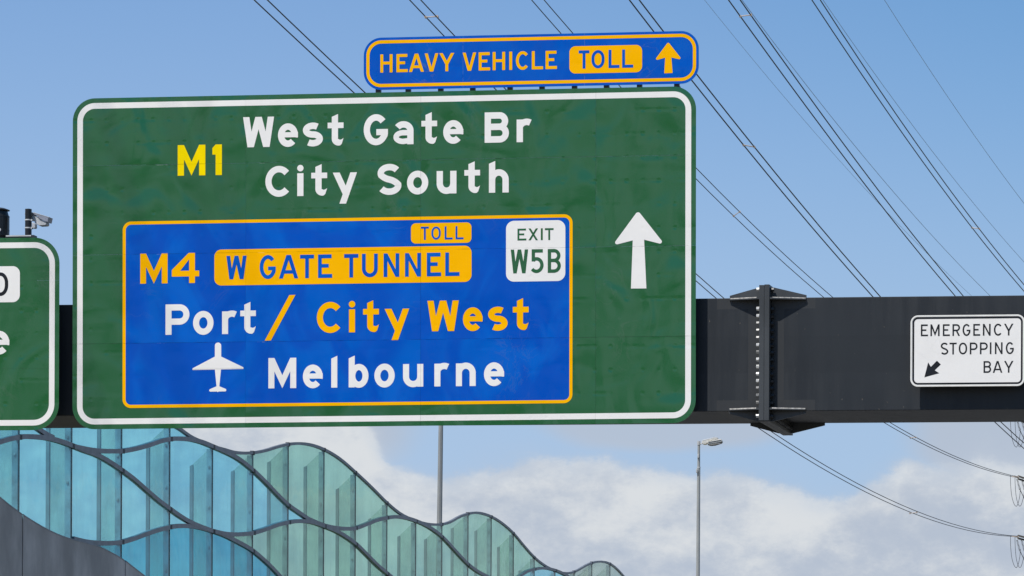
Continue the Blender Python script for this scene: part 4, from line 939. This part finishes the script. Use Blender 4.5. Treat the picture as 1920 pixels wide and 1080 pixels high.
bund = [
 ('black twin power line crossing behind the big sign, running to the lowest insulator', PL1, 175.7,
  [(477, 0), (661, 172), (1422.7, 803), (1464, 830), (1580, 899), (1706, 962.5), (1800, 989), (1896, 1006)], [(501, 0), (683, 172), (1450.5, 811.5), (1478, 830), (1580, 892), (1720, 961), (1800, 984), (1896, 1005)], [((1706, 962.5), (1719, 961))]),
 ('black twin power line entering above the HEAVY VEHICLE lettering and ending at the middle insulator', PL1, 175.7,
  [(768, 0), (832, 67), (1304, 526), (1341, 558), (1660.4, 793), (1707, 821), (1778.5, 855), (1886.5, 891)], [(789, 0), (852, 67), (1304, 513), (1356, 558), (1671.5, 793), (1717, 820), (1778.5, 851), (1888, 889)], [((1707, 821), (1717, 820)), ((798, 32), (820, 31))]),
 ('black twin power line right of the big sign with a small tilted spacer', PL1, 175.7,
  [(996, 0), (1052, 62), (1304, 335), (1330, 360), (1350, 380), (1375.5, 405), (1542.5, 556), (1893, 781)], [(1020, 0), (1074, 62), (1304, 314.5), (1349.7, 360), (1369, 380), (1387, 397), (1559.5, 556), (1893, 779)], [((1375.5, 405), (1387, 397))]),
 ('thick black twin power line leaving from the corner of the HEAVY VEHICLE sign', PL2, 180,
  [(1180, 0), (1225, 58), (1300, 154), (1320, 180), (1394, 272), (1467, 360), (1483, 380), (1620, 538), (1635.5, 555), (1867, 793), (1920, 841)], [(1198, 0), (1244, 58), (1308, 142), (1338, 180), (1414.5, 275), (1483.7, 360), (1499, 380), (1620, 522), (1649.5, 555), (1879, 793), (1920, 831)], [((1394, 272), (1414.5, 275.5))]),
 ('dark twin power line with a spacer just below the top edge of the frame', PL2, 180,
  [(1366, 0), (1388, 30.5), (1497, 180), (1600, 318), (1633, 360), (1648, 380), (1791, 555)], [(1387.5, 0), (1408, 28), (1516, 180), (1600, 295), (1650, 360), (1664.5, 380), (1806, 555)], [((1388, 30.5), (1408, 28))]),
 ('blue grey twin power line nearest the right edge with a low spacer', PL2, 180,
  [(1522.5, 0), (1600, 117), (1643.5, 180), (1772.5, 360), (1786, 380), (1822.5, 427), (1920, 546)], [(1538, 0), (1600, 95), (1657, 180), (1784, 360), (1798, 380), (1836.5, 429), (1920, 534)], [((1822.5, 427), (1836.5, 429))]),
]
PYX = None
ends = []
for i, (lab, p, z1, A, B, sp) in enumerate(bund):
    t = thing('power_line', lab, 'power line', group='twin power lines crossing the sky')
    mat = WIRE if i < 5 else WIREF
    ra = .0140 if i in (0, 1) else .0128 if i == 2 else .0165
    ha = conductor(t, A, p, ra, mat, 30, z1, 3); hb2 = conductor(t, B, p+DB, ra, mat, 30, z1, 3)
    for a, b in sp: spacer(t, a, b, p, p+DB)
    ends.append((p, z1, ha(z1)))
thin = [
 ('faint thin single wire crossing from the top edge behind the dark twin lines', -38, [(1321, 0), (1469, 180), (1600, 330), (1628, 360), (1753, 490), (1822, 555)], .0075),
 ('thin blue single wire just right of the dark twin power line', -27, [(1391, 0), (1528, 180), (1600, 270), (1676, 360), (1692, 380), (1780, 477), (1857, 555)], .0085),
 ('thin blue single wire just right of the blue grey twin power line', -27, [(1542.5, 0), (1600, 81), (1670.5, 180), (1808, 360), (1824, 380), (1920, 491)], .008),
 ('pale single wire alone in the top right corner', -27, [(1658.5, 0), (1775.8, 180), (1904.5, 360), (1920, 382)], .0085)]
for lab, p, A, r in thin:
    t = thing('earth_wire', lab, 'wire', group='single wires crossing the sky')
    conductor(t, A, p, r, WIRET, 30, 215 if p < -30 else 180, 2)
# pylon: lattice tower beyond the right edge of the frame, arm tips and strings just inside it
pcx = (PL1+PL2)/2+QL*ZPY+1.6
py = thing('pylon', 'steel lattice pylon at the right edge with insulators and hanging loops', 'pylon', Matrix.Translation((pcx, ZPY, 0)))
Htop = ends[2][2]+5
def leg_w(z): return 2.6*(1-z/Htop*.72)
ST = plain('pylon_steel', (.40, .38, .34), .6, .2, .15, 2)
lat = MB(); lv = [Htop*k/9 for k in range(10)]
corner = [(-1, -1), (1, -1), (1, 1), (-1, 1)]
for sx_, sy_ in corner:
    m = MB(); m.tube([(sx_*leg_w(z), sy_*leg_w(z), z) for z in lv], .08, 4); m.build('leg', ST, py)
for k in range(9):
    for q in range(4):
        a, b = corner[q], corner[(q+1) % 4]; z0, z1 = lv[k], lv[k+1]
        m = MB(); m.tube([(a[0]*leg_w(z0), a[1]*leg_w(z0), z0), (b[0]*leg_w(z1), b[1]*leg_w(z1), z1)], .035, 4)
        m.tube([(b[0]*leg_w(z0), b[1]*leg_w(z0), z0), (a[0]*leg_w(z1), a[1]*leg_w(z1), z1)], .035, 4); m.build('brace', ST, py)
ztips = [ends[0][2], ends[1][2], ends[2][2]]
for k, z in enumerate(ztips):
    for sd, pw in ((-1, PL1), (1, PL2)):
        tx = pw+QL*ZPY+DB/2-pcx; zz = z if sd < 0 else ends[3+k][2]
        lw = leg_w(zz)
        m = MB()
        for y_ in (-1, 1):
            m.tube([(tx, 0, zz), (sd*lw, y_*lw, zz)], .05, 4); m.tube([(tx, 0, zz), (sd*lw, y_*lw, zz+1.1)], .05, 4)
        m.build('cross_arm', ST, py)
        if sd < 0:
            def LP(x, y, Z=ZPY-2): d = ray(x, y); return Vector((d.x*Z-pcx, Z-ZPY, CAMZ+d.z*Z))
            y0 = (1005, 890, 779)[k]
            # tension string pair, yoke, then the drop string and jumper loops
            m = MB()
            A = Vector((pw+DB/2+QL*175.7-pcx, 175.7-ZPY, zz)); Bp = Vector((tx, 0, zz+.12))
            for o_ in (-.05, .07):
                for t in np.linspace(.22, .98, 34):
                    c = A.lerp(Bp, t)+Vector((0, 0, o_*1.0)); dd = (Bp-A).normalized()*.035
                    m.tube([c-dd, c+dd*.3], [.044, .018], 8)
            m.build('insulator_string', INSUL, py)
            m = MB(); m.tube([A, A.lerp(Bp, .2)], .035, 6); m.box(tuple(A-Vector((.12, .04, .025))), tuple(A+Vector((.18, .04, .02)))); m.build('yoke', SPACER, py)
            for dxp in (0, 8.5):
                m = MB(); a = LP(1907+dxp, y0+8); b = LP(1912+dxp, y0+27)
                for t in np.linspace(0, 1, 9): c = a.lerp(b, t); m.tube([c, c+(b-a).normalized()*.025], [.05, .028], 8)
                m.build('hanging_insulator', INSUL, py)
                m = MB(); m.tube([b, LP(1924+dxp, y0+52)], .016, 5); m.build('link_rod', DARKM, py)
            def loop(pts): m = MB(); m.tube([LP(*p) for p in pts], .011, 5); m.build('jumper_loop', WIRE, py)
            def cr(P, n=8):
                out = []; P = [P[0]]+P+[P[-1]]
                for i in range(1, len(P)-2):
                    for t in np.linspace(0, 1, n, endpoint=False):
                        a, b, c, d = (np.array(q, float) for q in P[i-1:i+3])
                        out.append(tuple(.5*((2*b)+(-a+c)*t+(2*a-5*b+4*c-d)*t*t+(-a+3*b-3*c+d)*t**3)))
                return out+[tuple(P[-1])]
            loop(cr([(1894.5, y0+1), (1895, y0+20), (1897, y0+40), (1901, y0+54), (1904.5, y0+59), (1907, y0+58), (1910, y0+50), (1912.5, y0+36), (1913, y0+24)]))
            loop(cr([(1903, y0+1), (1903.5, y0+20), (1905.5, y0+42), (1909, y0+55), (1912, y0+59), (1915, y0+56), (1918.5, y0+44), (1921, y0+30), (1923, y0+8)]))
